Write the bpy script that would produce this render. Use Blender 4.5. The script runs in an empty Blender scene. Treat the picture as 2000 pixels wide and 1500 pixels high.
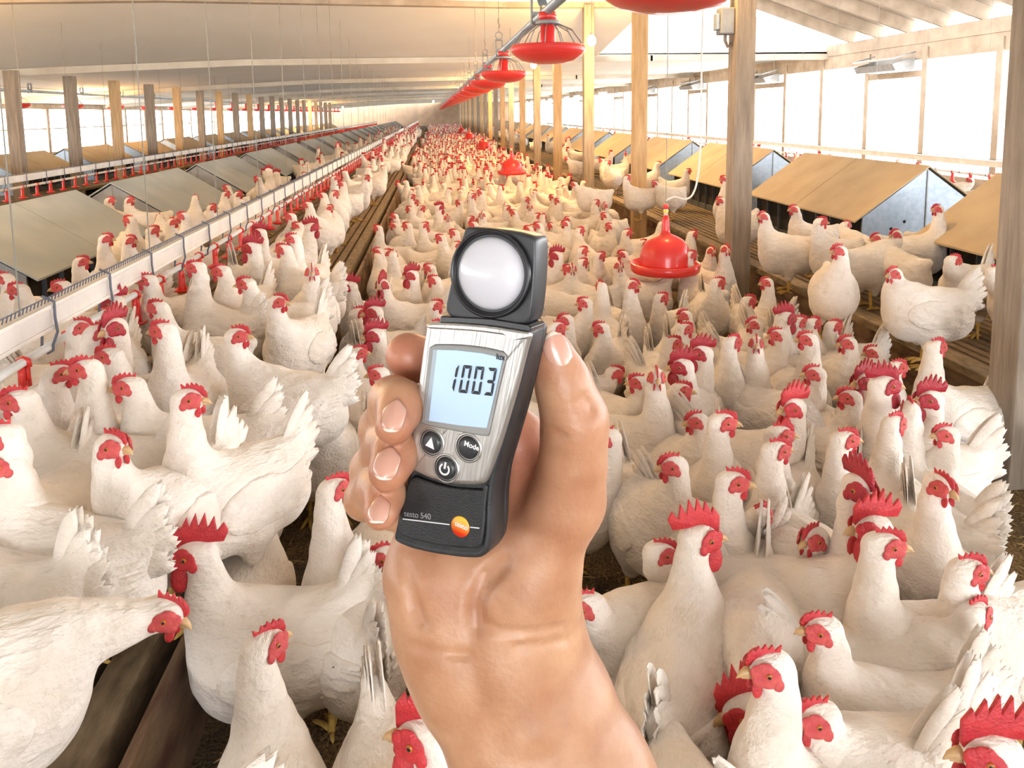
import bpy, bmesh, math, random
import numpy as np
from mathutils import Vector, Matrix, noise
random.seed(7); rng = np.random.default_rng(7)
D = bpy.data; SC = bpy.context.scene; COL = SC.collection
PI = math.pi

# ------------------------------------------------------------------ camera
H = 1.4; F = 1500.0; CX, CY = 1000.0, 399.0
_p, _y, _r = [math.radians(v) for v in (6.85, 5.7, -0.7)]
fw = Vector((math.sin(_y)*math.cos(_p), math.cos(_y)*math.cos(_p), -math.sin(_p)))
rt = Vector((math.cos(_y), -math.sin(_y), 0)); up = rt.cross(fw)
CR = rt*math.cos(_r)+up*math.sin(_r); CU = -rt*math.sin(_r)+up*math.cos(_r)
EYE = Vector((0, 0, H))
cd = D.cameras.new('camera'); cam = D.objects.new('camera', cd); COL.objects.link(cam)
M = Matrix((CR, CU, -fw)).transposed().to_4x4(); M.translation = EYE; cam.matrix_world = M
cd.sensor_width = 36; cd.lens = F/2000*36; cd.shift_y = -(750-CY)/2000; cd.clip_start = 0.02; cd.clip_end = 400
SC.camera = cam

def ray(px, py): return fw + CR*((px-CX)/F) - CU*((py-CY)/F)
def cam_pt(px, py, d): return EYE + ray(px, py)*d
def at_z(px, py, z):
    r = ray(px, py); return EYE + r*((z-H)/r.z)
def at_y(px, py, y):
    r = ray(px, py); return EYE + r*(y/r.y)

# ------------------------------------------------------------------ world, light, exposure
W = D.worlds.new('world'); SC.world = W; W.use_nodes = True
bg = W.node_tree.nodes['Background']; bg.inputs[0].default_value = (0.93, 0.96, 1.0, 1); bg.inputs[1].default_value = 12.0
SC.view_settings.view_transform = 'Standard'; SC.view_settings.look = 'None'
SC.view_settings.exposure = 0.32; SC.view_settings.gamma = 1; SC.view_settings.use_curve_mapping = False
cy = SC.cycles; cy.max_bounces = 7; cy.diffuse_bounces = 4; cy.glossy_bounces = 3; cy.transmission_bounces = 4
cy.sample_clamp_indirect = 6; cy.use_denoising = True; cy.caustics_reflective = False; cy.caustics_refractive = False

XR, XL, YF, YE = 7.4, -10.0, 14.0, 72.0      # right wall, left wall, dropped ceiling start, far wall
YN = -8.0
def area(name, loc, rot, sx, sy, power, col=(1, 1, 1), portal=False):
    l = D.lights.new(name, 'AREA'); l.shape = 'RECTANGLE'; l.size = sx; l.size_y = sy; l.energy = power; l.color = col
    o = D.objects.new(name, l); COL.objects.link(o); o.location = loc; o.rotation_euler = rot
    if portal: l.cycles.is_portal = True
    return o
# daylight portals: right window band, left window band, the open near end of the barn
area('window_daylight', (XR+.25, 32, 1.45), (0, PI/2, 0), 2.2, 82, 1, portal=True)
area('window_daylight', (XL-.25, 32, 1.0), (0, -PI/2, 0), 1.6, 82, 1, portal=True)
area('doorway_daylight', (0, YN-.1, 1.25), (PI/2, 0, PI), 4.0, 2.5, 1, portal=True)
# added area fill lamp behind the camera, just outside the near wall
area('rear_fill', (0, YN-.3, 1.3), (math.radians(88), 0, 0), 4.0, 2.4, 170, (0.95, 0.97, 1.0))

# ------------------------------------------------------------------ materials
def mat(name, col, rough=0.6, metal=0.0, var=None, scale=8.0, bump=0.0, bscale=60.0, stretch=(1, 1, 1), sss=0, emit=0, spec=0.5, obj=True, detail=4, coat=0, trans=0):
    m = D.materials.new(name); m.use_nodes = True; nt = m.node_tree; b = nt.nodes['Principled BSDF']
    b.inputs['Base Color'].default_value = (*col, 1); b.inputs['Roughness'].default_value = rough
    b.inputs['Metallic'].default_value = metal; b.inputs['Specular IOR Level'].default_value = spec
    if coat: b.inputs['Coat Weight'].default_value = coat
    if sss:
        b.inputs['Subsurface Weight'].default_value = sss; b.inputs['Subsurface Radius'].default_value = (1, .35, .2); b.inputs['Subsurface Scale'].default_value = 0.004
    if emit:
        b.inputs['Emission Color'].default_value = (*col, 1); b.inputs['Emission Strength'].default_value = emit
    if var or bump:
        tc = nt.nodes.new('ShaderNodeTexCoord'); mp = nt.nodes.new('ShaderNodeMapping'); mp.inputs['Scale'].default_value = stretch
        nt.links.new(tc.outputs['Object'], mp.inputs['Vector'])
    if var:
        n = nt.nodes.new('ShaderNodeTexNoise'); n.inputs['Scale'].default_value = scale; n.inputs['Detail'].default_value = detail
        cr = nt.nodes.new('ShaderNodeValToRGB'); cr.color_ramp.elements[0].position = .3; cr.color_ramp.elements[1].position = .7
        cr.color_ramp.elements[0].color = (*var, 1); cr.color_ramp.elements[1].color = (*col, 1)
        nt.links.new(mp.outputs[0], n.inputs['Vector']); nt.links.new(n.outputs['Fac'], cr.inputs[0]); nt.links.new(cr.outputs[0], b.inputs['Base Color'])
    if bump:
        n2 = nt.nodes.new('ShaderNodeTexNoise'); n2.inputs['Scale'].default_value = bscale; n2.inputs['Detail'].default_value = 5
        bp = nt.nodes.new('ShaderNodeBump'); bp.inputs['Strength'].default_value = bump; bp.inputs['Distance'].default_value = 0.01
        nt.links.new(mp.outputs[0], n2.inputs['Vector']); nt.links.new(n2.outputs['Fac'], bp.inputs['Height']); nt.links.new(bp.outputs[0], b.inputs['Normal'])
    return m
MT = {}
MT['ceil'] = mat('white_ceiling_sheet', (.92, .90, .85), .8, var=(.84, .81, .73), scale=.6, bump=.1, bscale=4)
MT['wood'] = mat('weathered_wood', (.36, .29, .22), .85, var=(.22, .17, .13), scale=6, stretch=(6, 6, .6), bump=.5, bscale=18)
MT['woodtan'] = mat('tan_wood', (.62, .42, .22), .8, var=(.46, .28, .13), scale=6, stretch=(6, 6, .6), bump=.4, bscale=18)
MT['woodpale'] = mat('pale_wood', (.50, .41, .32), .85, var=(.34, .27, .20), scale=4, bump=.3, bscale=20)
MT['beam'] = mat('pale_painted_beam', (.62, .58, .50), .8, var=(.5, .45, .38), scale=3)
MT['deck'] = mat('roof_deck_boards', (.50, .44, .37), .9, var=(.36, .30, .24), scale=2, stretch=(.4, 6, 1))
MT['endwall'] = mat('far_brown_wall', (.27, .18, .11), .9, var=(.20, .13, .08), scale=2)
MT['galv'] = mat('galvanised_steel', (.42, .47, .52), .45, .6, var=(.32, .38, .44), scale=30, detail=2)
MT['galvdull'] = mat('dull_grey_metal', (.36, .36, .35), .55, .5, var=(.27, .27, .27), scale=12)
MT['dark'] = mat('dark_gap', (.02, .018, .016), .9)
MT['nestfront'] = mat('nest_front_metal', (.13, .14, .16), .5, .4, var=(.08, .09, .10), scale=10)
MT['roofgrey'] = mat('grey_nest_roof', (.44, .46, .44), .55, .2, var=(.33, .36, .36), scale=3, detail=6)
MT['roofbrown'] = mat('dusty_tan_nest_roof', (.54, .41, .25), .7, .1, var=(.42, .31, .19), scale=3, detail=6)
MT['red'] = mat('red_plastic', (.72, .035, .03), .32, coat=.2)
MT['redd'] = mat('dusty_red_plastic', (.62, .05, .04), .5, var=(.5, .09, .07), scale=12)
MT['white'] = mat('white_plastic_pipe', (.82, .80, .76), .4, var=(.72, .69, .63), scale=9)
MT['alu'] = mat('white_aluminium_rail', (.80, .77, .73), .4, .15, var=(.66, .62, .58), scale=8)
MT['strap'] = mat('grey_hanger_strap', (.10, .11, .15), .5)
MT['wire'] = mat('hanging_wire', (.30, .28, .24), .6)
MT['bulb'] = mat('glowing_bulb', (1.0, .62, .22), .4, emit=60)
MT['socket'] = mat('lamp_socket', (.55, .52, .48), .5)
MT['ground'] = mat('outside_gravel', (.82, .82, .80), .95, var=(.74, .74, .70), scale=1)
MT['slat'] = mat('soiled_slats', (.27, .19, .11), .9, var=(.15, .10, .06), scale=14, bump=.5, bscale=40)
MT['ledge'] = mat('dusty_ledge_board', (.34, .25, .15), .9, var=(.17, .12, .07), scale=18, stretch=(2, .8, 2), bump=.5, bscale=30)
MT['kick'] = mat('dark_stained_board', (.12, .055, .035), .8, var=(.32, .22, .13), scale=16, stretch=(3, .35, 1), bump=.8, bscale=30)
# litter floor
m = D.materials.new('litter_floor'); m.use_nodes = True; nt = m.node_tree; b = nt.nodes['Principled BSDF']; b.inputs['Roughness'].default_value = .95
tc = nt.nodes.new('ShaderNodeTexCoord'); n1 = nt.nodes.new('ShaderNodeTexNoise'); n1.inputs['Scale'].default_value = 3.2; n1.inputs['Detail'].default_value = 8; n1.inputs['Roughness'].default_value = .7
n2 = nt.nodes.new('ShaderNodeTexNoise'); n2.inputs['Scale'].default_value = 120; n2.inputs['Detail'].default_value = 3
cr = nt.nodes.new('ShaderNodeValToRGB'); e = cr.color_ramp.elements; e[0].position = .36; e[0].color = (.075, .055, .032, 1); e[1].position = .66; e[1].color = (.28, .175, .075, 1)
cr2 = nt.nodes.new('ShaderNodeValToRGB'); e = cr2.color_ramp.elements; e[0].position = .35; e[0].color = (.45, .45, .45, 1); e[1].position = .65; e[1].color = (1.35, 1.3, 1.2, 1)
mx = nt.nodes.new('ShaderNodeMix'); mx.data_type = 'RGBA'; mx.blend_type = 'MULTIPLY'; mx.inputs[0].default_value = 1
bp = nt.nodes.new('ShaderNodeBump'); bp.inputs['Strength'].default_value = .9; bp.inputs['Distance'].default_value = .012
L = nt.links.new; L(tc.outputs['Object'], n1.inputs['Vector']); L(tc.outputs['Object'], n2.inputs['Vector']); L(n1.outputs['Fac'], cr.inputs[0]); L(n2.outputs['Fac'], cr2.inputs[0])
L(cr.outputs[0], mx.inputs[6]); L(cr2.outputs[0], mx.inputs[7]); L(mx.outputs[2], b.inputs['Base Color']); L(n2.outputs['Fac'], bp.inputs['Height']); L(bp.outputs[0], b.inputs['Normal'])
MT['litter'] = m
# feathers: cream white with soft stains, overlapping feather relief
def feather_mat(name, c1, c2, dirt):
    m = D.materials.new(name); m.use_nodes = True; nt = m.node_tree; b = nt.nodes['Principled BSDF']; b.inputs['Roughness'].default_value = .85; b.inputs['Specular IOR Level'].default_value = .2
    b.inputs['Sheen Weight'].default_value = .15
    L = nt.links.new; tc = nt.nodes.new('ShaderNodeTexCoord'); oi = nt.nodes.new('ShaderNodeObjectInfo')
    ad = nt.nodes.new('ShaderNodeVectorMath'); L(tc.outputs['Object'], ad.inputs[0]); cmb = nt.nodes.new('ShaderNodeCombineXYZ')
    mu = nt.nodes.new('ShaderNodeMath'); mu.operation = 'MULTIPLY'; mu.inputs[1].default_value = 17; L(oi.outputs['Random'], mu.inputs[0]); L(mu.outputs[0], cmb.inputs[0]); L(cmb.outputs[0], ad.inputs[1])
    n1 = nt.nodes.new('ShaderNodeTexNoise'); n1.inputs['Scale'].default_value = 9; n1.inputs['Detail'].default_value = 5; L(ad.outputs[0], n1.inputs['Vector'])
    cr = nt.nodes.new('ShaderNodeValToRGB'); e = cr.color_ramp.elements; e[0].position = .38; e[0].color = (*c2, 1); e[1].position = .62; e[1].color = (*c1, 1); L(n1.outputs['Fac'], cr.inputs[0])
    n3 = nt.nodes.new('ShaderNodeTexNoise'); n3.inputs['Scale'].default_value = 22; n3.inputs['Detail'].default_value = 8; n3.inputs['Roughness'].default_value = .75; L(ad.outputs[0], n3.inputs['Vector'])
    r3 = nt.nodes.new('ShaderNodeValToRGB'); e = r3.color_ramp.elements; e[0].position = .55; e[0].color = (0, 0, 0, 1); e[1].position = .78; e[1].color = (.8, .8, .8, 1); L(n3.outputs['Fac'], r3.inputs[0])
    mx = nt.nodes.new('ShaderNodeMix'); mx.data_type = 'RGBA'; mx.inputs[7].default_value = (*dirt, 1); L(r3.outputs[0], mx.inputs[0]); L(cr.outputs[0], mx.inputs[6]); L(mx.outputs[2], b.inputs['Base Color'])
    vo = nt.nodes.new('ShaderNodeTexVoronoi'); vo.inputs['Scale'].default_value = 34; mp = nt.nodes.new('ShaderNodeMapping'); mp.inputs['Scale'].default_value = (.55, 1.1, 1.1); L(tc.outputs['Object'], mp.inputs[0]); L(mp.outputs[0], vo.inputs['Vector'])
    n4 = nt.nodes.new('ShaderNodeTexNoise'); n4.inputs['Scale'].default_value = 130; n4.inputs['Detail'].default_value = 3; L(mp.outputs[0], n4.inputs['Vector'])
    a2 = nt.nodes.new('ShaderNodeMath'); a2.operation = 'MULTIPLY_ADD'; a2.inputs[1].default_value = .9; L(n4.outputs['Fac'], a2.inputs[0]); L(vo.outputs['Distance'], a2.inputs[2])
    bp = nt.nodes.new('ShaderNodeBump'); bp.inputs['Strength'].default_value = .55; bp.inputs['Distance'].default_value = .011; L(a2.outputs[0], bp.inputs['Height']); L(bp.outputs[0], b.inputs['Normal'])
    return m
MT['feather'] = feather_mat('white_feathers', (.86, .785, .71), (.77, .69, .60), (.56, .47, .36))
MT['comb'] = mat('red_comb_skin', (.60, .035, .04), .45, var=(.45, .02, .03), scale=60, bump=.4, bscale=220, sss=.05)
MT['combdark'] = mat('deep_red_comb_skin', (.42, .012, .025), .42, var=(.30, .008, .018), scale=60, bump=.4, bscale=220)
MT['face'] = mat('pink_red_face_skin', (.62, .10, .09), .55, var=(.48, .04, .05), scale=70, bump=.4, bscale=260)
MT['beak'] = mat('horn_beak', (.62, .40, .20), .4, var=(.48, .30, .14), scale=60)
MT['shank'] = mat('yellow_shank', (.62, .38, .08), .6, var=(.45, .27, .07), scale=50, bump=.6, bscale=150)
MT['eye'] = mat('orange_iris', (.45, .13, .02), .1); MT['pupil'] = mat('black_pupil', (.005, .005, .005), .05)

# ------------------------------------------------------------------ mesh helpers
def link(name, me, mats=None, parent=None, loc=None):
    o = D.objects.new(name, me); COL.objects.link(o)
    if mats is not None and not me.materials:
        for q in (mats if isinstance(mats, (list, tuple)) else [mats]): me.materials.append(q)
    if parent: o.parent = parent
    if loc is not None: o.location = loc
    return o
def tag(o, label=None, cat=None, group=None, kind=None):
    if label: o['label'] = label
    if cat: o['category'] = cat
    if group: o['group'] = group
    if kind: o['kind'] = kind
    return o
def empty(name, loc=(0, 0, 0), rz=0):
    o = D.objects.new(name, None); COL.objects.link(o); o.location = loc; o.rotation_euler = (0, 0, rz); o.empty_display_size = .05; return o
class MB:
    def __init__(s): s.v = []; s.f = []; s.m = []; s.sm = []
    def add(s, vs, fs, mi=0, smooth=False):
        k = len(s.v); s.v += [tuple(v) for v in vs]; s.f += [tuple(i+k for i in f) for f in fs]; s.m += [mi]*len(fs); s.sm += [smooth]*len(fs); return s
    def box(s, x0, x1, y0, y1, z0, z1, mi=0, T=None):
        vs = [Vector((x, y, z)) for z in (z0, z1) for y in (y0, y1) for x in (x0, x1)]
        if T is not None: vs = [T @ v for v in vs]
        return s.add(vs, [(0, 2, 3, 1), (4, 5, 7, 6), (0, 1, 5, 4), (2, 6, 7, 3), (0, 4, 6, 2), (1, 3, 7, 5)], mi)
    def bar(s, p, q, w, h=None, mi=0, upv=(0, 0, 1)):
        p, q = Vector(p), Vector(q); h = h or w; d = (q-p).normalized(); u = Vector(upv)
        if abs(d.dot(u)) > .99: u = Vector((0, 1, 0))
        a = d.cross(u).normalized(); b = a.cross(d)
        vs = [c+a*sx*w/2+b*sy*h/2 for c in (p, q) for sx, sy in ((-1, -1), (1, -1), (1, 1), (-1, 1))]
        return s.add(vs, [(3, 2, 1, 0), (4, 5, 6, 7), (0, 1, 5, 4), (1, 2, 6, 5), (2, 3, 7, 6), (3, 0, 4, 7)], mi)
    def tube(s, pts, r, n=8, mi=0, caps=True):
        pts = [Vector(p) for p in pts]; rs = r if isinstance(r, (list, tuple)) else [r]*len(pts); vs = []; a = None
        for i, p in enumerate(pts):
            d = (pts[min(i+1, len(pts)-1)]-pts[max(i-1, 0)]).normalized()
            if a is None:
                a = d.cross(Vector((0, 0, 1)));
                if a.length < .1: a = d.cross(Vector((0, 1, 0)))
            a = (a-d*a.dot(d)).normalized(); b = d.cross(a)
            vs += [p+(a*math.cos(t)+b*math.sin(t))*rs[i] for t in [2*PI*k/n for k in range(n)]]
        fs = [(i*n+k, i*n+(k+1) % n, (i+1)*n+(k+1) % n, (i+1)*n+k) for i in range(len(pts)-1) for k in range(n)]
        if caps: fs += [tuple(range(n))[::-1], tuple((len(pts)-1)*n+k for k in range(n))]
        return s.add(vs, fs, mi, True)
    def lathe(s, prof, c=(0, 0, 0), n=24, mi=0, T=None):
        vs = []
        for r, z in prof: vs += [Vector((c[0]+r*math.cos(2*PI*k/n), c[1]+r*math.sin(2*PI*k/n), c[2]+z)) for k in range(n)]
        if T is not None: vs = [T @ v for v in vs]
        fs = [(i*n+k, i*n+(k+1) % n, (i+1)*n+(k+1) % n, (i+1)*n+k) for i in range(len(prof)-1) for k in range(n)]
        return s.add(vs, fs, mi, True)
    def ball(s, c, r, T=None, n=12, mi=0):
        rx, ry, rz = r if isinstance(r, (tuple, list)) else (r, r, r); vs = []; m_ = n//2
        for i in range(m_+1):
            t = PI*i/m_; vs += [Vector((rx*math.sin(t)*math.cos(2*PI*k/n), ry*math.sin(t)*math.sin(2*PI*k/n), rz*math.cos(t))) for k in range(n)]
        if T is not None: vs = [T @ v for v in vs]
        vs = [v+Vector(c) for v in vs]
        return s.add(vs, [(i*n+k, (i+1)*n+k, (i+1)*n+(k+1) % n, i*n+(k+1) % n) for i in range(m_) for k in range(n)], mi, True)
    def prism(s, poly, z0, z1, T=None, mi=0, smooth=False):
        n = len(poly); vs = [Vector((x, y, z0)) for x, y in poly]+[Vector((x, y, z1)) for x, y in poly]
        if T is not None: vs = [T @ v for v in vs]
        return s.add(vs, [tuple(range(n))[::-1], tuple(range(n, 2*n))]+[(i, (i+1) % n, n+(i+1) % n, n+i) for i in range(n)], mi, smooth)
    def mesh(s, name):
        me = D.meshes.new(name); me.from_pydata(s.v, [], s.f); me.polygons.foreach_set('material_index', s.m); me.polygons.foreach_set('use_smooth', s.sm); me.update(); return me
    def build(s, name, mats, parent=None, bevel=0, seg=2, loc=None):
        me = s.mesh(name); bm = bmesh.new(); bm.from_mesh(me)
        bmesh.ops.remove_doubles(bm, verts=bm.verts, dist=1e-6); bmesh.ops.recalc_face_normals(bm, faces=bm.faces)
        if bevel:
            ed = [e for e in bm.edges if len(e.link_faces) == 2 and e.calc_face_angle(0) > .5]
            bmesh.ops.bevel(bm, geom=ed, offset=bevel, segments=seg, profile=.5, affect='EDGES', clamp_overlap=True)
        bm.to_mesh(me); bm.free()
        return link(name, me, mats, parent, loc)
def struct(name, mb, mats, **k): return tag(mb.build(name, mats, **k), kind='structure')

# ------------------------------------------------------------------ signed-distance modelling
def surface_nets(Fv, org, h):
    S = Fv < 0; nx, ny, nz = Fv.shape
    acc = np.zeros((nx-1, ny-1, nz-1, 3), np.float32); cnt = np.zeros((nx-1, ny-1, nz-1), np.float32); quads = []
    idx = -np.ones((nx-1, ny-1, nz-1), np.int64); cross = []
    for ax in range(3):
        sl0 = [slice(None)]*3; sl1 = [slice(None)]*3; sl0[ax] = slice(0, -1); sl1[ax] = slice(1, None)
        A, B = S[tuple(sl0)], S[tuple(sl1)]; I = np.argwhere(A != B)
        o1, o2 = [a for a in range(3) if a != ax]; sh = Fv.shape
        I = I[(I[:, o1] > 0) & (I[:, o1] < sh[o1]-1) & (I[:, o2] > 0) & (I[:, o2] < sh[o2]-1)]
        J = I.copy(); J[:, ax] += 1
        f0 = Fv[tuple(I.T)]; f1 = Fv[tuple(J.T)]; t = f0/(f0-f1); P = I.astype(np.float32); P[:, ax] += t
        cells = []
        for d1, d2 in ((-1, -1), (0, -1), (0, 0), (-1, 0)):
            Cc = I.copy(); Cc[:, o1] += d1; Cc[:, o2] += d2; cells.append(Cc)
            np.add.at(acc, tuple(Cc.T), P); np.add.at(cnt, tuple(Cc.T), 1)
        cross.append((ax, cells, f0 < 0))
    V = np.argwhere(cnt > 0); idx[tuple(V.T)] = np.arange(len(V)); pos = acc[tuple(V.T)]/cnt[tuple(V.T)][:, None]
    for ax, cells, ins in cross:
        q = np.stack([idx[tuple(c.T)] for c in cells], 1); fl = ins if ax != 1 else ~ins
        q[~fl] = q[~fl][:, ::-1]; quads.append(q)
    return pos*h+np.array(org, np.float32), np.concatenate(quads)
def sd_cone(P, a, b, r1, r2, sq=None):
    a = np.array(a, np.float32); b = np.array(b, np.float32); ba = b-a; pa = P-a
    t = np.clip((pa@ba)/max(float(ba@ba), 1e-12), 0, 1); d = pa-t[..., None]*ba
    if sq is not None: d = d*np.array(sq, np.float32)
    return np.sqrt((d*d).sum(-1))-(r1+(r2-r1)*t)
def sd_ell(P, c, r, R=None):
    q = P-np.array(c, np.float32)
    if R is not None: q = q@np.array(R, np.float32)      # columns of R are the axes
    r = np.array(r, np.float32); k0 = np.sqrt(((q/r)**2).sum(-1)); k1 = np.sqrt(((q/(r*r))**2).sum(-1))+1e-9
    return k0*(k0-1)/k1
def smin(a, b, k):
    h = np.maximum(k-np.abs(a-b), 0)/k; return np.minimum(a, b)-h*h*k*.25
def smax(a, b, k): return -smin(-a, -b, k)
def grid(lo, hi, h):
    ax = [np.arange(l, u+h, h, dtype=np.float32) for l, u in zip(lo, hi)]
    return np.stack(np.meshgrid(*ax, indexing='ij'), -1)
def sdf_mesh(name, Fv, lo, h, smooth=1, T=None):
    v, q = surface_nets(Fv, lo, h)
    me = D.meshes.new(name); me.vertices.add(len(v)); me.vertices.foreach_set('co', v.astype(np.float32).ravel())
    me.loops.add(len(q)*4); me.loops.foreach_set('vertex_index', q.astype(np.int32).ravel())
    me.polygons.add(len(q)); me.polygons.foreach_set('loop_start', np.arange(0, len(q)*4, 4, dtype=np.int32)); me.polygons.foreach_set('loop_total', np.full(len(q), 4, np.int32))
    me.polygons.foreach_set('use_smooth', np.ones(len(q), bool)); me.update(calc_edges=True)
    bm = bmesh.new(); bm.from_mesh(me)
    for _ in range(smooth): bmesh.ops.smooth_vert(bm, verts=bm.verts, factor=.5, use_axis_x=True, use_axis_y=True, use_axis_z=True)
    bmesh.ops.recalc_face_normals(bm, faces=bm.faces)
    if T is not None: bm.transform(T)
    bm.to_mesh(me); bm.free(); me.update(); return me
# ================================================================== BARN SHELL
SL = .27        # top of the raised slatted floors
def ceil_z(x):
    pts = [(XL, 1.70), (-8, 1.87), (-5.5, 2.06), (-3, 2.22), (1, 2.34), (XR, 2.36)]
    for (a, za), (b_, zb) in zip(pts, pts[1:]):
        if x <= b_: return za+(zb-za)*(x-a)/(b_-a)
    return pts[-1][1]
def sk(x): return .35*min(0, x-1)      # the cross beams run slightly askew on the left
struct('floor', MB().box(-60, 60, -40, 120, -.25, -.12), MT['ground'])
struct('floor', MB().box(XL, XR, YN, YE, -.12, 0), MT['litter'])
# dropped white ceiling beyond the first dropped beam
XS = [XL, -8, -5.5, -3, -1, 1, 4, XR]
def ceiling_sheet(y0, y1, f, name='ceiling', xs=XS, m_='ceil', th=.03):
    mb = MB()
    for a, b_ in zip(xs, xs[1:]):
        vs = [(a, y0+sk(a), f(a, y0)), (b_, y0+sk(b_), f(b_, y0)), (b_, y1+sk(b_), f(b_, y1)), (a, y1+sk(a), f(a, y1))]
        mb.add(vs+[(x, y, z+th) for x, y, z in vs], [(0, 3, 2, 1), (4, 5, 6, 7), (0, 1, 5, 4), (1, 2, 6, 5), (2, 3, 7, 6), (3, 0, 4, 7)])
    return struct(name, mb, MT[m_])
ceiling_sheet(YF, YE, lambda x, y: ceil_z(x)+.06)
# near bay: white sheet climbing towards the camera, ending left of the open rafters
XO = 3.0
near_top = lambda x: ceil_z(x)+.50
xs2 = [XL, -8, -5.5, -3, -1, 1, 2.2, XO]
ceiling_sheet(10.6, YF, lambda x, y: ceil_z(x)+.06+(near_top(x)-ceil_z(x)-.06)*(YF-y)/(YF-10.6), xs=xs2)
ceiling_sheet(YN, 10.6, lambda x, y: near_top(x)+.06, xs=xs2)
# dropped cross beams
yb = [YF, 21.5, 28.5, 35, 41.5, 48, 54.5, 61, 67]
for k, y in enumerate(yb):
    mb = MB()
    for a, b_ in zip(XS, XS[1:]): mb.bar((a-.02, y+sk(a), ceil_z(a)), (b_+.02, y+sk(b_), ceil_z(b_)), .07, .10)
    struct('trim_%d' % (k+1), mb, MT['beam'])
mb = MB()
for a, b_ in zip(xs2, xs2[1:]): mb.bar((a, 10.6+sk(a), near_top(a)), (b_, 10.6+sk(b_), near_top(b_)), .16, .08)
struct('trim_10', mb, MT['woodpale'])
# right: open rafters at a steeper pitch with deck boards above, closed at YF by a white gable sheet
TP = math.tan(math.radians(18.5)); roof_z = lambda x: 2.62+(XR-x)*TP
mb = MB(); vs = [(XR, YF, 2.42), (XR, YF, roof_z(XR)), (0.2, YF, roof_z(.2)), (0.2, YF, 2.42)]
mb.add(vs+[(x, y+.03, z) for x, y, z in vs], [(0, 1, 2, 3), (7, 6, 5, 4), (0, 4, 5, 1), (1, 5, 6, 2), (2, 6, 7, 3), (3, 7, 4, 0)])
struct('ceiling', mb, MT['ceil'])
mb = MB(); vs = [(XR+.3, YN, roof_z(XR+.3)), (XO-2.8, YN, roof_z(XO-2.8)), (XO-2.8, YF, roof_z(XO-2.8)), (XR+.3, YF, roof_z(XR+.3))]
mb.add([(x, y, z+.16) for x, y, z in vs]+[(x, y, z+.2) for x, y, z in vs], [(0, 1, 2, 3), (7, 6, 5, 4), (0, 4, 5, 1), (1, 5, 6, 2), (2, 6, 7, 3), (3, 7, 4, 0)])
struct('ceiling', mb, MT['deck'])
k = 11
y = -6.88
while y < YF-.2:
    mb = MB(); mb.bar((XR+.1, y, roof_z(XR+.1)+.05), (XO-2.7, y, roof_z(XO-2.7)+.05), .05, .20)
    struct('trim_%d' % k, mb, MT['woodpale']); k += 1; y += .84
# wall plates, lower walls, headers
mb = MB(); mb.box(XR-.02, XR+.14, YN, YE, 2.36, 2.56); mb.box(XR, XR+.12, YN, YE, 2.22, 2.36); struct('wall_right', mb, MT['woodpale'])
struct('wall_right_lower', MB().box(XR, XR+.12, YN, YE, 0, .35), MT['woodpale']).name = 'wall_right'
mb = MB(); mb.box(XL-.14, XL+.02, YN, YE, 1.62, 1.95); struct('wall_left', mb, MT['woodpale'])
struct('wall_left', MB().box(XL-.12, XL, YN, YE, 0, .5), MT['woodpale'])
struct('wall_far', MB().box(XL, XR, YE, YE+.1, 0, 2.6), MT['endwall'])
struct('wall_left', MB().box(XL-.14, XL, YN, YF, 1.95, 3.1), MT['ceil'])
mb = MB(); mb.box(XL, -2, YN-.1, YN, 0, 4.6); mb.box(2, XR, YN-.1, YN, 0, 4.6); mb.box(-2, 2, YN-.1, YN, 2.5, 4.6); struct('wall_near', mb, MT['ceil'])
# window bays: each bay is one stud with its top and bottom rails (and an inlet box in every third bay)
n = 1
Y0, SP = 3.3-6*1.55, 1.55
y = Y0; b = 0
while y < 66:
    mb = MB(); mb.box(XR-.03, XR+.10, y-.06, y+.06, .35, 2.3); mb.box(XR, XR+.07, y+.06, y+SP-.06, 2.12, 2.22); mb.box(XR, XR+.07, y+.06, y+SP-.06, .35, .41)
    if b % 3 == 2: mb.box(XR-.02, XR+.06, y+.06, y+SP-.06, 1.86, 1.96)
    struct('window_%d' % n, mb, MT['woodpale']); n += 1
    y += SP if y < 30 else SP*2; b += 1
y = -6.0
while y < 66:
    mb = MB(); mb.box(XL-.10, XL+.03, y-.07, y+.07, .5, 1.65); mb.box(XL-.06, XL, y+.07, y+1.63, 1.1, 1.13)
    struct('window_%d' % n, mb, MT['woodpale']); n += 1; y += 1.7 if y < 36 else 3.4

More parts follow.
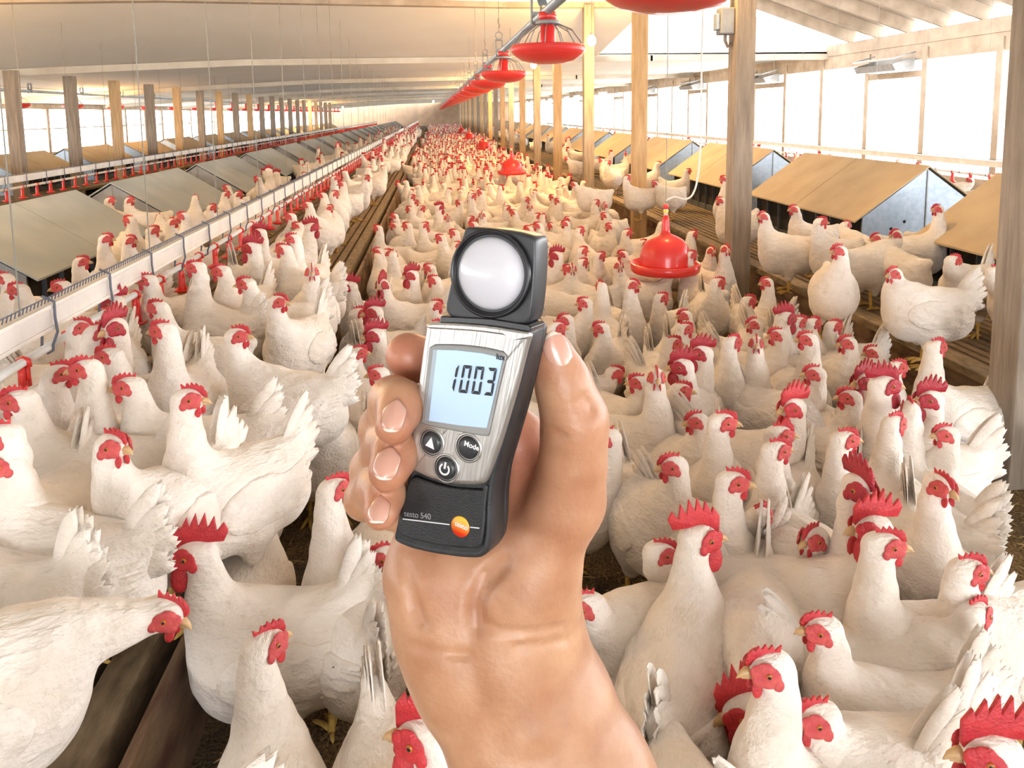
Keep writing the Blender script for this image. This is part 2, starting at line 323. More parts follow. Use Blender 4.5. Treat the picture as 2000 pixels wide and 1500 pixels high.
# air inlet boxes under the right header
def wedge(mb, y0, y1):
    p = [(XR-.05, 2.16), (XR-.42, 2.06), (XR-.36, 1.96), (XR-.05, 1.97)]
    vs = [(x, y0, z) for x, z in p]+[(x, y1, z) for x, z in p]
    mb.add(vs, [(0, 1, 2, 3), (7, 6, 5, 4), (1, 5, 6, 2), (2, 6, 7, 3), (3, 7, 4, 0)])
b = 2
names = {8: 'grey sheet metal air inlet box under the right wall plate, nearest the camera', 11: 'grey sheet metal air inlet box under the right wall plate, second from the camera', 14: 'grey sheet metal air inlet box under the right wall plate, third from the camera'}
while Y0+b*SP < 28:
    if b < 8: b += 3; continue
    y = Y0+b*SP; t = empty('air_inlet', (XR, y, 1.97)); t.matrix_world = Matrix.Translation((0, 0, 0))
    mb = MB(); wedge(mb, y+.2, y+SP-.25); mb.build('inlet_box', MT['galvdull'], t)
    mb = MB(); mb.bar((XR-.42, y+.2, 2.14), (XR-.05, y+.2, 2.24), .02, .02); mb.bar((XR-.42, y+SP-.25, 2.14), (XR-.05, y+SP-.25, 2.24), .02, .02); mb.bar((XR-.42, y+.2, 2.14), (XR-.42, y+SP-.25, 2.14), .03, .03); mb.build('flap_frame', MT['galv'], t)
    tag(t, names.get(b, 'grey air inlet box high on the distant right wall'), 'air vent', 'air inlets along the right wall'); b += 3

# ================================================================== SLATTED FLOORS
def slat_floor(name, xa, xb, step, label, gap=.022):
    t = empty(name, ((xa+xb)/2, 0, 0)); cx = (xa+xb)/2
    mb = MB(); x = xa
    while x < xb: mb.box(x-cx, x-cx+step-gap, YN+.2, YE-2, SL-.035, SL); x += step
    mb.build('slats', MT['slat'], t)
    mb = MB(); y = YN+.2
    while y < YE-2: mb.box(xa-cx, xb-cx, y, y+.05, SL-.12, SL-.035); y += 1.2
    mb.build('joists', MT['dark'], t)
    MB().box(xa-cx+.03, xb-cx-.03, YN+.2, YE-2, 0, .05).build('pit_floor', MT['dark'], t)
    tag(t, label, 'slatted floor'); return t
slat_floor('slatted_floor', -4.9, -.70, .075, 'long raised slatted wooden floor left of the litter aisle, under the grey nests')
slat_floor('slatted_floor', 2.36, 6.5, .060, 'long raised slatted wooden floor on the right, under the tan nests')
slat_floor('slatted_floor', -9.6, -5.6, .09, 'raised slatted floor far left below the windows')
def board(name, xa, xb, z0, z1, m_, label, cat):
    o = MB().box(xa, xb, YN+.2, YE-2, z0, z1).build(name, m_, bevel=.004); tag(o, label, cat); return o
board('ledge_board', -.70, -.625, .06, SL+.005, MT['ledge'], 'dusty brown edge board along the left slatted floor, beside the dark gap', 'board')
board('kick_board', -.578, -.556, 0, .27, MT['kick'], 'dark stained upright kick board between the litter and the left slats', 'board')
board('ledge_board', 2.26, 2.36, SL-.03, SL+.012, MT['ledge'], 'dusty wooden edge board on top of the right slatted floor rim', 'board')
board('skirt_board', 2.30, 2.33, 0, SL-.03, MT['kick'], 'dark upright skirt board under the rim of the right slats', 'board')

# ================================================================== NEST BOXES
def nest(x0, dirn, y0, L_, roofm, endm, label, group, ze=.52, zr=.83, w=.5):
    # x0 = eave facing the aisle, dirn = -1 goes left, +1 goes right
    t = empty('nest_box', (x0+dirn*w, y0, SL)); z0 = SL
    def X(u): return dirn*(u-w)
    zE, zR = ze-z0, zr-z0
    for s, (ua, ub) in enumerate(((0, w), (2*w, w))):
        mb = MB()
        for (a, b_) in ((0, L_/2-.004), (L_/2+.004, L_)):
            o = -.05 if s == 0 else .05
            zo = -.05*(zR-zE)/w
            vs = [(X(ua+o), a, zE+zo), (X(ua+(ub-ua)*.5), a, (zE+zR)/2+.004), (X(ub), a, zR), (X(ub), b_, zR), (X(ua+(ub-ua)*.5), b_, (zE+zR)/2+.004), (X(ua+o), b_, zE+zo)]
            mb.add(vs+[(x, y, z+.012) for x, y, z in vs], [(0, 1, 4, 5), (1, 2, 3, 4), (11, 10, 7, 6), (10, 9, 8, 7), (0, 6, 7, 1), (1, 7, 8, 2), (3, 9, 10, 4), (4, 10, 11, 5), (5, 11, 6, 0), (2, 8, 9, 3)])
        mb.build('roof_panel', roofm, t)
    for yy in (0.02, L_-.035):
        mb = MB(); vs = [(X(.02), yy, 0), (X(2*w-.02), yy, 0), (X(2*w-.02), yy, zE-.002), (X(w), yy, zR-.012), (X(.02), yy, zE-.002)]
        mb.add(vs+[(x, y+.015, z) for x, y, z in vs], [(0, 1, 2, 3, 4), (9, 8, 7, 6, 5)]+[(i, (i+1) % 5, 5+(i+1) % 5, 5+i) for i in range(5)])
        e = mb.build('end_panel', endm, t)
        for (u, z) in ((.14, .5), (.24, .62), (.34, .74), (.66, .74), (.76, .62), (.86, .5)):
            if yy > .1: continue
            hb = MB(); hb.lathe([(0, -.001), (.012, -.001), (.012, .018), (0, .018)], n=10, T=Matrix.Translation((X(u*2*w), yy, zE*z*1.2)) @ Matrix.Rotation(-PI/2, 4, 'X') @ Matrix.Translation((0, 0, 0)))
            hb.build('vent_hole', MT['dark'], e)
        sm = MB(); sm.box(X(w)-.004, X(w)+.004, yy-.006, yy+.001, 0, zR-.02); sm.build('seam', MT['galvdull'], e)
    for u in (.05, 2*w-.07):
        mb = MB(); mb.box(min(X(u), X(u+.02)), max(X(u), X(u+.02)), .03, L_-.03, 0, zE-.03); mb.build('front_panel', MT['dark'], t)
        mb = MB(); n_ = 8
        for i in range(n_+1):
            yy = .03+(L_-.06)*i/n_; xx = X(u)-dirn*.012 if u < w else X(u+.02)+dirn*.012
            mb.box(xx-.014, xx+.014, yy-.006, yy+.006, 0, zE-.025)
        mb.box(min(X(u)-.02, X(u)+.02), max(X(u)-.02, X(u)+.02), .03, L_-.03, 0, .06)
        mb.build('dividers', MT['nestfront'], t)
    tag(t, label, 'nest box', group); return t
ordn = ['nearest', 'second', 'third', 'fourth', 'fifth', 'sixth', 'seventh', 'eighth']
for k in range(23):
    y0 = 2.05+2.42*k
    lb = ('grey roofed nest box on the left slats, %s from the camera' % ordn[k]) if k < 8 else 'small grey roofed nest box far down the left row'
    nest(-2.28, -1, y0, 1.78, MT['roofgrey'], MT['galvdull'], lb, 'grey nest boxes on the left slats')
for k in range(22):
    y0 = 2.62+2.55*k
    lb = ('tan roofed nest box with blue grey end panel on the right, %s from the camera' % ordn[k]) if k < 8 else 'small tan roofed nest box far down the right row'
    nest(3.03, 1, y0, 1.88, MT['roofbrown'], MT['galv'], lb, 'tan nest boxes on the right slats', ze=.617, zr=.97)
for k in range(16):
    y0 = 9.3+2.6*k
    lb = ('tan roofed nest box in the far left row, %s from the left edge' % ordn[k]) if k < 7 else 'tiny tan roofed nest box distant in the far left row'
    nest(-6.1, -1, y0, 1.9, MT['roofbrown'], MT['galv'], lb, 'tan nest boxes in the far left row', ze=.56, zr=.84)

# ================================================================== POSTS
def any_ceiling(x, y):
    y -= sk(x)
    if y > YF: return ceil_z(x)+.05
    if x > XO: return roof_z(x)-.05
    if y > 10.6: return ceil_z(x)+.06+(near_top(x)-ceil_z(x)-.06)*(YF-y)/(YF-10.6)
    return near_top(x)+.05
def post(x, y, m_, label, group, ztop, w=.14, z0=0):
    mb = MB(); mb.box(-w/2, w/2, -w/2, w/2, 0, ztop-z0); o = mb.build('wooden_post', m_, bevel=.006, loc=(x, y, z0)); tag(o, label, 'post', group); return o
PX = 2.13
pm = ['wood', 'wood', 'woodtan', 'wood', 'woodtan', 'wood', 'woodtan']
pl = ['weathered grey wooden post at the right edge of the picture, nearest the camera', 'weathered grey wooden post carrying the electrical box',
      'tan wooden post directly behind the big red bell drinker', 'weathered grey brown wooden post behind the right of the ring feeder line, third grey one', 'tan wooden post just right of the low hanging bulb',
      'grey wooden post left of the tan one under the nearest whole feeder pan', 'slim tan wooden post farther down the aisle, third tan one']
for k in range(24):
    y = 2.54+2.67*k
    zt = any_ceiling(PX, y)-.06
    post(PX, y, MT[pm[k]] if k < 7 else MT['woodtan' if k % 2 == 0 else 'wood'], pl[k] if k < 7 else 'distant wooden post in the right post row', 'posts right of the litter aisle', zt)
lx = ['darkest grey post at far left', 'grey brown post behind the left bulb', 'tan post right of the left bulb', 'grey post fourth from the left', 'tan post fifth from the left', 'grey post sixth from the left']
for k in range(20):
    y = 11.2+1.7*k
    zt = ceil_z(-5.7)-.0
    post(-5.7, y, MT['woodtan'] if k in (2, 4, 6, 8) else MT['wood'], (lx[k]+' in the far left row') if k < 6 else 'distant slim post in the far left row', 'posts in the far left row', zt, w=.15, z0=0)
# electrical box with conduit on the second right post
t = empty('electrical_box', (PX-.1215, 5.21, 2.0)); MB().box(-.05, .05, -.05, .05, -.09, .09).build('housing', MT['galvdull'], t, bevel=.01)
MB().box(-.075, -.05, -.035, .035, -.06, .05).build('cover', MT['galv'], t, bevel=.006)
MB().tube([(0, 0, -.09), (0, 0, -.13), (.02, 0, -.17), (.05, 0, -.15)], .012).build('cable_gland', MT['wood'], t)
MB().tube([(.035, -.02, .09), (.04, -.02, .5), (.04, -.02, .98)], .008).build('conduit', MT['galvdull'], t)
tag(t, 'grey electrical switch box mounted high on the left face of a weathered post', 'electrical box')

# ================================================================== DRINKER LINES (nipple pipe with red cups under a rail)
def cup_mesh():
    mb = MB(); mb.tube([(.0, -.012, .0), (.0, -.012, -.03), (0, -.018, -.08), (0, -.02, -.112)], [.010, .010, .008, .014], 8); mb.tube([(.0, .012, .0), (.0, .012, -.03), (0, .018, -.08), (0, .02, -.112)], [.010, .010, .008, .014], 8)
    mb.tube([(-.019, 0, -.004), (-.017, 0, .017), (0, 0, .023), (.017, 0, .017), (.019, 0, -.004)], .007, 6)
    mb.lathe([(0, -.120), (.020, -.119), (.036, -.112), (.044, -.100), (.041, -.099), (.028, -.108), (0, -.112)], n=18); mb.lathe([(.010, -.112), (.009, -.05), (0, -.045)], n=8)
    return mb
CUPM = cup_mesh().build('drip_cup', MT['red']); cup_me = CUPM.data; D.objects.remove(CUPM)
def drinker_line(x, y0, y1, zp, zr0, zr1, cs, label, cups=100, hang=.42, straps=True, ceilz=None):
    t = empty('drinker_line', (x, y0, zp)); Ln = y1-y0
    MB().tube([(0, 0, 0), (0, Ln, 0)], .0135, 10).build('water_pipe', MT['white'], t)
    mb = MB(); mb.box(-.020, .020, 0, Ln, zr0-zp, zr1-zp); mb.box(-.026, .026, 0, Ln, zr1-zp-.01, zr1-zp+.004); mb.box(-.026, .026, 0, Ln, zr0-zp-.002, zr0-zp+.010); mb.build('support_rail', MT['alu'], t, bevel=.002)
    mb = MB(); q = 0
    while q < min(Ln, 9): mb.bar((0, q, zr1-zp+.004), (0, q+.012, zr1-zp+.022), .003); q += .022
    mb.tube([(0, 0, zr1-zp+.02), (0, Ln, zr1-zp+.02)], .0022, 4); mb.build('anti_roost_wire', MT['strap'], t)
    q = .13; cnt = 0; far = MB()
    while q < Ln:
        if cnt < cups: link('drip_cup', cup_me, MT['red'], t, (0, q, -.01)).rotation_euler = (0, 0, random.uniform(-.15, .15))
        else: far.box(-.03, .03, q-.03, q+.03, -.12, -.09); far.box(-.015, .015, q-.015, q+.015, -.09, 0)
        q += cs; cnt += 1
    if far.v: tag(far.build('drip_cups_far', MT['red'], t), kind='stuff').name = 'drip_cups'
    q = .30; c = 0
    while q < Ln and c < 60:
        mb = MB(); w_ = .026
        mb.tube([(-w_*.2, q, zr1-zp+.03), (w_*1.2, q, zr1-zp+.012), (w_*1.15, q, (zr0+zr1)/2-zp), (w_*1.3, q, zr0-zp-.01), (.017, q, .008), (.017, q, -.01), (0, q, -.02), (-.017, q, 0), (-.012, q, zr0-zp)], .0042, 6)
        mb.build('hanger_strap', MT['strap'], t); q += hang; c += 1
    if ceilz:
        q = 1.0; c = 0
        while q < Ln and c < 60:
            hz = ceilz(x, y0+q)-zp
            MB().tube([(0, q, zr1-zp), (0, q, hz)], .0026, 4).build('suspension_wire', MT['wire'], t); q += 1.05; c += 1
    tag(t, label, 'drinker line'); return t
drinker_line(-1.23, 1.35, 62, .68, .74, .815, .288, 'long nipple drinker line with red cups and white rail over the near left slats', 100, ceilz=any_ceiling)
drinker_line(-4.33, 4.5, 60, .68, .74, .80, .30, 'nipple drinker line with red cups behind the grey nests on the left', 70, ceilz=any_ceiling)
drinker_line(5.9, 3.6, 40, .66, .76, .82, .30, 'nipple drinker line with red cups behind the tan nests by the right windows', 60, ceilz=any_ceiling)

# ================================================================== FEEDER LINES (auger pipe carrying red pans)
def pan_parts(t, y, zp, zb, detail=True):
    # zp pipe height, zb pan underside height, relative to t
    p = MB(); R = .185
    p.lathe([(0, zb), (.07, zb+.003), (.13, zb+.018), (.168, zb+.045), (R, zb+.062), (R, zb+.088), (R-.006, zb+.094), (R-.010, zb+.088), (R-.012, zb+.064), (.155, zb+.05), (.10, zb+.025), (0, zb+.018)], (0, y, 0), 36 if detail else 18)
    p.lathe([(R+.002, zb+.070), (R+.006, zb+.074), (R+.002, zb+.079)], (0, y, 0), 36)
    pan = p.build('feed_pan', MT['red'], t)
    MB().lathe([(.040, zb+.03), (.036, zp-.05), (.045, zp-.045), (.045, zp-.01), (0, zp-.01)], (0, y, 0), 16).build('drop_tube', MT['red'], pan)
    if detail:
        g = MB()
        for k in range(14):
            a = 2*PI*k/14; g.tube([(R*.97*math.cos(a), y+R*.97*math.sin(a), zb+.09), (.125*math.cos(a), y+.125*math.sin(a), zb+.165), (.045*math.cos(a), y+.045*math.sin(a), zb+.2)], .0028, 5)
        g.lathe([(.047, zb+.19), (.062, zb+.195), (.062, zb+.212), (.047, zb+.216)], (0, y, 0), 16)
        g.build('grille', MT['galvdull'], pan)
def feeder_line(x, ys, zp, zb, y0, y1, label, ceilz, ndet=6):
    t = empty('feeder_line', (x, y0, 0)); Ln = y1-y0
    MB().tube([(0, 0, zp), (0, Ln, zp)], .024, 12).build('auger_pipe', MT['galv'], t)
    for k, y in enumerate(ys):
        pan_parts(t, y-y0, zp, zb, k < ndet)
        h_ = MB(); q = y-y0+.42
        h_.box(-.03, .03, q-.012, q+.012, zp+.02, zp+.045); h_.bar((-.026, q, zp-.03), (-.026, q, zp+.12), .008, .05, upv=(0, 1, 0)); h_.bar((.026, q, zp-.03), (.026, q, zp+.12), .008, .05, upv=(0, 1, 0)); h_.bar((-.03, q, zp+.12), (.03, q, zp+.12), .05, .01)
        h_.lathe([(.026, -.006), (.034, -.006), (.034, .006), (.026, .006), (.026, -.006)], n=14, T=Matrix.Translation((0, q, zp+.155)) @ Matrix.Rotation(PI/2, 4, 'X'))
        hg = h_.build('pipe_hanger', MT['galvdull'], t)
        hz = ceilz(x, y+.42); kn = MB(); kn.tube([(0, q, zp+.18), (0, q, hz)], .0028, 5)
        kn.tube([(0, q, zp+.22), (.006, q, zp+.24), (-.004, q, zp+.27), (0, q, zp+.3)], .008, 6); kn.build('suspension_rope', MT['woodpale'], hg)
    MB().tube([(.05, 0, zp+.06), (.05, Ln, zp+.05)], .004, 5).build('shock_wire', MT['wire'], t)
    tag(t, label, 'feeder line'); return t
ysr = [1.86, 3.86, 6.3]+[8.1+1.9*k for k in range(26)]
feeder_line(.575, ysr, 1.90, 1.635, -.4, 58, 'overhead auger feeder line with red pans running down the right of the aisle', any_ceiling, 8)
ysl = [11.9+2.0*k for k in range(24)]
feeder_line(-7.0, ysl, 1.86, 1.55, 8, 60, 'distant overhead feeder line with small red pans near the left windows', any_ceiling, 4)
# winch strut beside the near hanger
o = MB().bar((.33, 3.6, 2.45), (.60, 4.15, 1.98), .05, .05).build('brace_strut', MT['galv']); tag(o, 'pale grey diagonal strut above the nearest whole feeder pan', 'brace')

# ================================================================== BELL DRINKERS
def bell(x, y, z, label, det=True):
    t = empty('bell_drinker', (x, y, z)); s = MB()
    s.lathe([(.206, 0), (.215, .010), (.220, .055), (.212, .060), (.206, .045), (.19, .022), (.165, .03), (.160, .05), (.158, .10), (.145, .155), (.115, .200), (.080, .222), (.045, .236), (.030, .245), (.026, .27), (.022, .33), (.016, .36), (0, .362)], n=40)
    s.lathe([(0, -.005), (.15, -.004), (.206, 0)], n=40)
    s.build('bell', MT['red'], t)
    MB().tube([(0, 0, .35), (0, 0, .43)], .013, 10).build('valve', MT['white'], t)
    MB().lathe([(.015, .40), (.018, .405), (.018, .425), (.015, .43)], n=12).build('valve_ring', MT['red'], t)
    MB().lathe([(.0145, .375), (.0165, .378), (.0165, .392), (.0145, .395)], n=12).build('adjuster', mat('yellow_plastic', (.8, .7, .1), .4), t)
    hz = any_ceiling(x, y)-z-.07; MB().tube([(0, 0, .43), (0, 0, .49), (0, 0, hz)], .0025, 5).build('suspension_wire', MT['wire'], t)
    if det:
        c = [(0, 0, .45), (.05, -.01, .475), (.12, -.02, .46), (.17, -.02, .50), (.205, 0, .62), (.22, 0, .9), (.215, 0, 1.3), (.23, 0, hz)]
        MB().tube(cr_spline(c, 6), .006, 8).build('water_hose', MT['white'], t)
    tag(t, label, 'drinker', 'red bell drinkers'); return t
def cr_spline(P, n=6):
    P = [Vector(p) for p in P]; out = []
    for i in range(len(P)-1):
        a, b_, c, d = P[max(i-1, 0)], P[i], P[i+1], P[min(i+2, len(P)-1)]
        for k in range(n):
            t = k/n; out.append(.5*((2*b_)+(c-a)*t+(2*a-5*b_+4*c-d)*t*t+(3*b_-a-3*c+d)*t**3))
    return out+[P[-1]]
bell(1.435, 4.66, .385, 'big glossy red bell drinker hanging in front of the tan post')
bell(1.16, 11.6, .46, 'red bell drinker hanging over the flock left of the posts, second from the camera', False)
bell(1.25, 19.5, .46, 'small red bell drinker third down the aisle', False)
bell(1.25, 27.5, .46, 'tiny red bell drinker farthest down the aisle', False)
bell(1.25, 35.5, .46, 'tiny red bell drinker last before the far wall', False)

# ================================================================== BULBS
def lamp(x, y, z, power, label, r=.058):
    t = empty('hanging_bulb', (x, y, z)); MB().ball((0, 0, 0), (r, r, r*1.25), n=14).build('bulb', MT['bulb'], t)
    MB().lathe([(.0, .10), (.02, .10), (.024, .05), (.018, .035)], n=12).build('socket', MT['socket'], t)
    MB().tube([(0, 0, .10), (0, 0, any_ceiling(x, y)-z)], .004, 5).build('cord', MT['wire'], t)
    l = D.lights.new('bulb_light', 'POINT'); l.energy = power; l.color = (1, .60, .22); l.shadow_soft_size = .06
    o = D.objects.new('bulb_light', l); COL.objects.link(o); o.parent = t; o.location = (0, 0, -.09)
    tag(t, label, 'light bulb', 'bare glowing bulbs'); return t
lamp(2.0, 9.7, 2.28, 190, 'bright bare bulb at the right rim of the nearest whole feeder pan')
lamp(1.9, 14.6, 2.28, 190, 'bright bare bulb just under the nearest whole feeder pan')
lamp(1.7, 5.0, 2.6, 45, 'bare bulb above the frame near the second right post')
lamp(1.9, 20.5, 2.25, 170, 'bare bulb hidden deeper in the right post row')
lamp(1.9, 28, 2.25, 170, 'bare bulb far down the right post row')
lamp(-7.6, 17.6, 1.92, 220, 'glowing bare bulb at far left beside a grey post')
lamp(-6.2, 36, 1.85, 220, 'glowing bare bulb in the left distance, left of two close together')
lamp(-6.2, 44, 1.85, 220, 'small glowing bulb in the left distance, middle of three')
lamp(-6.2, 54, 1.85, 60, 'small glowing bulb in the left distance, farthest')
lamp(0, 45, 2.05, 60, 'tiny bulb in the far end of the barn')
lamp(-3.6, 4.2, 2.45, 110, 'added unseen fill bulb outside the left edge above the nearest grey nests')  # out of view, added to lift the dim left ceiling
lamp(-5.2, 7.5, 2.3, 110, 'added unseen fill bulb outside the left edge above the second drinker line')  # second added bulb out of view, more fill for the left ceiling
# ================================================================== LIGHT METER
TH = math.radians(25); TAU = math.radians(10.8)
a0 = CR*math.cos(TH)-fw*math.sin(TH); nn = -fw*math.cos(TH)-CR*math.sin(TH)
Bv = CU*math.cos(TAU)+a0*math.sin(TAU); Av = a0*math.cos(TAU)-CU*math.sin(TAU)
C0 = cam_pt(925, 770, .300)
DM = Matrix((Av, Bv, nn)).transposed().to_4x4(); DM.translation = C0
def dp(px, py, c=0.0):
    r = ray(px, py); t = ((C0+nn*c)-EYE).dot(nn)/r.dot(nn); q = EYE+r*t-C0; return (q.dot(Av), q.dot(Bv))
def dps(L, c=0.0): return [dp(x, y, c) for x, y in L]
def rnd(L, n=3):      # round a pixel outline with a closed Chaikin pass
    for _ in range(n-1):
        o = []
        for i in range(len(L)):
            a, b = L[i], L[(i+1) % len(L)]; o += [(a[0]*.8+b[0]*.2, a[1]*.8+b[1]*.2), (a[0]*.2+b[0]*.8, a[1]*.2+b[1]*.8)]
        L = o
    return L
MT['rubber'] = mat('dark_meter_body', (.022, .023, .025), .42, var=(.016, .017, .019), scale=300, bump=.15, bscale=1500)
MT['cap'] = mat('charcoal_sensor_cap', (.028, .029, .033), .38)
MT['glossblack'] = mat('glossy_black', (.008, .008, .010), .25)
MT['dome'] = mat('white_diffuser_dome', (.62, .61, .66), .3, coat=.4)
MT['lcd'] = mat('pale_blue_display', (.47, .64, .84), .3, emit=.04)
MT['lcdseg'] = mat('display_segments', (.01, .012, .02), .4)
MT['btn'] = mat('black_button', (.03, .031, .034), .35)
MT['prt'] = mat('white_print', (.80, .80, .82), .5)
MT['grey_prt'] = mat('grey_print', (.30, .31, .33), .5)
m = mat('brushed_steel', (.60, .59, .57), .32, .85, bump=.12, bscale=900, stretch=(1, .04, 1)); MT['steel'] = m
# round orange emblem with a yellow to red blend (its own printed colour)
m = D.materials.new('orange_emblem'); m.use_nodes = True; nt = m.node_tree; b = nt.nodes['Principled BSDF']; b.inputs['Roughness'].default_value = .3
tc = nt.nodes.new('ShaderNodeTexCoord'); gr = nt.nodes.new('ShaderNodeTexGradient'); mp = nt.nodes.new('ShaderNodeMapping'); mp.inputs['Rotation'].default_value = (0, 0, PI/2)
mp.inputs['Location'].default_value = (.5, 0, 0); mp.inputs['Scale'].default_value = (1/.0084, -1/.0084, 1)
cr = nt.nodes.new('ShaderNodeValToRGB'); e = cr.color_ramp.elements; e[0].color = (.65, .03, .01, 1); e[1].color = (.95, .55, .05, 1); e[0].position = .2; e[1].position = .95
sx = nt.nodes.new('ShaderNodeSeparateXYZ'); ma = nt.nodes.new('ShaderNodeMath'); ma.operation = 'MULTIPLY_ADD'; ma.inputs[1].default_value = 1/.0084; ma.inputs[2].default_value = .5
nt.links.new(tc.outputs['Object'], sx.inputs[0]); nt.links.new(sx.outputs['Y'], ma.inputs[0]); nt.links.new(ma.outputs[0], cr.inputs[0]); nt.links.new(cr.outputs[0], b.inputs['Base Color']); MT['emblem'] = m

meter = empty('light_meter'); meter.matrix_world = DM
tag(meter, 'slim black and brushed steel handheld light meter held upright in the hand', 'light meter')
body = [(838, 632), (824, 720), (814, 800), (806, 870), (802, 915), (792, 945), (782, 985), (772, 1025), (766, 1052), (772, 1062), (800, 1074), (850, 1085), (900, 1092), (935, 1093), (950, 1084), (956, 1040), (957, 985), (963, 935), (980, 880), (1000, 810), (1020, 730), (1036, 655), (1030, 640), (940, 630), (870, 624)]
def loft(name, mats, L0, sections, parent, smooth=True):
    # sections: (z, inset) rings of one outline, front to back
    P = dps(L0); n = len(P); cx = sum(p[0] for p in P)/n; cyy = sum(p[1] for p in P)/n
    mb = MB(); vs = []
    for z, s in sections:
        for i, p in enumerate(P):
            a, b_ = Vector(P[i-1]), Vector(P[(i+1) % n]); d = (b_-a).normalized(); nrm = Vector((d.y, -d.x))
            if nrm.dot(Vector((cx, cyy))-Vector(p)) > 0: nrm = -nrm
            q = Vector(p)-nrm*s; vs.append((q.x, q.y, z))
    k = len(sections)
    fs = [(i*n+j, i*n+(j+1) % n, (i+1)*n+(j+1) % n, (i+1)*n+j) for i in range(k-1) for j in range(n)]
    mb.add(vs, fs, 0, smooth); mb.add([vs[j] for j in range(n)], [tuple(range(n))]); mb.add([vs[(k-1)*n+j] for j in range(n)], [tuple(range(n))])
    return mb.build(name, mats, parent)
loft('housing', MT['rubber'], rnd(body, 3), [(-.0010, .0022), (-.0002, .0012), (-.0014, .0002), (-.004, 0), (-.0125, -.0002), (-.013, .0006), (-.0136, 0), (-.019, .0008), (-.0225, .0030), (-.0235, .006)], meter)
# lower front skin (slightly raised panel carrying the print)
skin = [(803, 925), (840, 940), (885, 952), (945, 956), (955, 945), (950, 985), (948, 1030), (942, 1072), (900, 1070), (850, 1064), (800, 1052), (776, 1040), (785, 990)]
loft('front_cover', MT['rubber'], rnd(skin, 3), [(.0008, .0009), (.0006, .0004), (-.0008, 0)], meter)
plate = [(838, 630), (850, 628), (900, 631), (960, 637), (1010, 643), (1042, 650), (1034, 672), (1012, 760), (986, 848), (962, 920), (951, 944), (930, 947), (890, 945), (850, 936), (822, 924), (805, 915), (806, 860), (814, 800), (824, 720), (831, 670)]
loft('face_plate', MT['steel'], rnd(plate, 3), [(.0022, .0022), (.0021, .0014), (.0014, .0004), (-.0006, 0), (-.0012, .0003)], meter)
band = [(840, 628), (900, 629), (960, 634), (1042, 647), (1034, 664), (1000, 655), (940, 647), (880, 643), (838, 641)]
loft('top_lip', MT['steel'], rnd(band, 2), [(.0030, .0010), (.0026, .0003), (.0008, 0)], meter)
fr = [(846, 670), (900, 670), (950, 675), (998, 686), (990, 720), (975, 785), (962, 845), (958, 850), (900, 840), (829, 826), (830, 815), (836, 760), (842, 700)]
loft('display_frame', MT['galvdull'], rnd(fr, 2), [(.0030, .0011), (.0031, .0004), (.0022, 0)], meter)
lcd = [(855, 680), (900, 681), (950, 687), (989, 696), (984, 720), (970, 780), (958, 832), (900, 826), (839, 817), (840, 800), (846, 750), (851, 710)]
LC = loft('display', MT['lcd'], lcd, [(.0034, .0002), (.0033, 0), (.0024, 0)], meter)
sh = loft('display_edge', MT['galv'], [(855, 680), (862, 681), (846, 818), (839, 817)], [(.00352, 0), (.0030, 0)], meter)
# digits, made of seven-segment bars in a slanted cell
def seg_digit(cell, segs, z, parent, name):
    (x0, y0), (x1, y1), (x2, y2), (x3, y3) = cell     # tl, tr, br, bl in pixels
    def P(u, v):
        xt = x0+(x1-x0)*u; yt = y0+(y1-y0)*u; xb = x3+(x2-x3)*u; yb_ = y3+(y2-y3)*u; return (xt+(xb-xt)*v, yt+(yb_-yt)*v)
    w = .26; h = .115; g = .035
    S = {'a': [(g, 0), (1-g, 0), (1-w, h), (w, h)], 'd': [(w, 1-h), (1-w, 1-h), (1-g, 1), (g, 1)], 'g': [(w*.9, .5-h/2), (1-w*.9, .5-h/2), (1-w*.5, .5), (1-w*.9, .5+h/2), (w*.9, .5+h/2), (w*.5, .5)],
         'f': [(0, g*.5), (w, h+g), (w, .5-h*.7), (w*.5, .5-g*.6), (0, .5-h*.5)], 'b': [(1, g*.5), (1, .5-h*.5), (1-w*.5, .5-g*.6), (1-w, .5-h*.7), (1-w, h+g)],
         'e': [(0, .5+h*.5), (w*.5, .5+g*.6), (w, .5+h*.7), (w, 1-h-g), (0, 1-g*.5)], 'c': [(1, .5+h*.5), (1, 1-g*.5), (1-w, 1-h-g), (1-w, .5+h*.7), (1-w*.5, .5+g*.6)]}
    mb = MB()
    for s in segs: mb.prism(dps([P(u, v) for u, v in S[s]]), z, z+.00015)
    return mb.build(name, MT['lcdseg'], parent)
z = .0036
def cell(xt, xb): return [(xt, 708+(xt-900)*.10), (xt+17, 709.5+(xt-900)*.10), (xb+17, 764+(xb-900)*.10), (xb, 762+(xb-900)*.10)]
for xt, xb, sg in ((889, 878, 'bc'), (914, 904, 'abcdef'), (938, 929, 'abcdef'), (962, 953, 'abcdg')): seg_digit(cell(xt, xb), sg, z, LC, 'digit')
def text(name, s, px, py, size, m_, parent, c, align='LEFT', dirpx=None, bold=0):
    cu = D.curves.new(name, 'FONT'); cu.body = s; cu.size = size; cu.extrude = .00006; cu.align_x = align; cu.align_y = 'CENTER'; cu.offset = bold
    o = D.objects.new('tmp', cu); COL.objects.link(o); bpy.context.view_layer.update()
    me = D.meshes.new_from_object(o.evaluated_get(bpy.context.evaluated_depsgraph_get())); D.objects.remove(o)
    a = Vector(dp(px, py, c)); ang = 0
    if dirpx: b_ = Vector(dp(dirpx[0], dirpx[1], c)); ang = math.atan2(b_.y-a.y, b_.x-a.x)
    me.transform(Matrix.Translation((a.x, a.y, c)) @ Matrix.Rotation(ang, 4, 'Z')); me.materials.clear(); me.materials.append(m_)
    return link(name, me, None, parent)
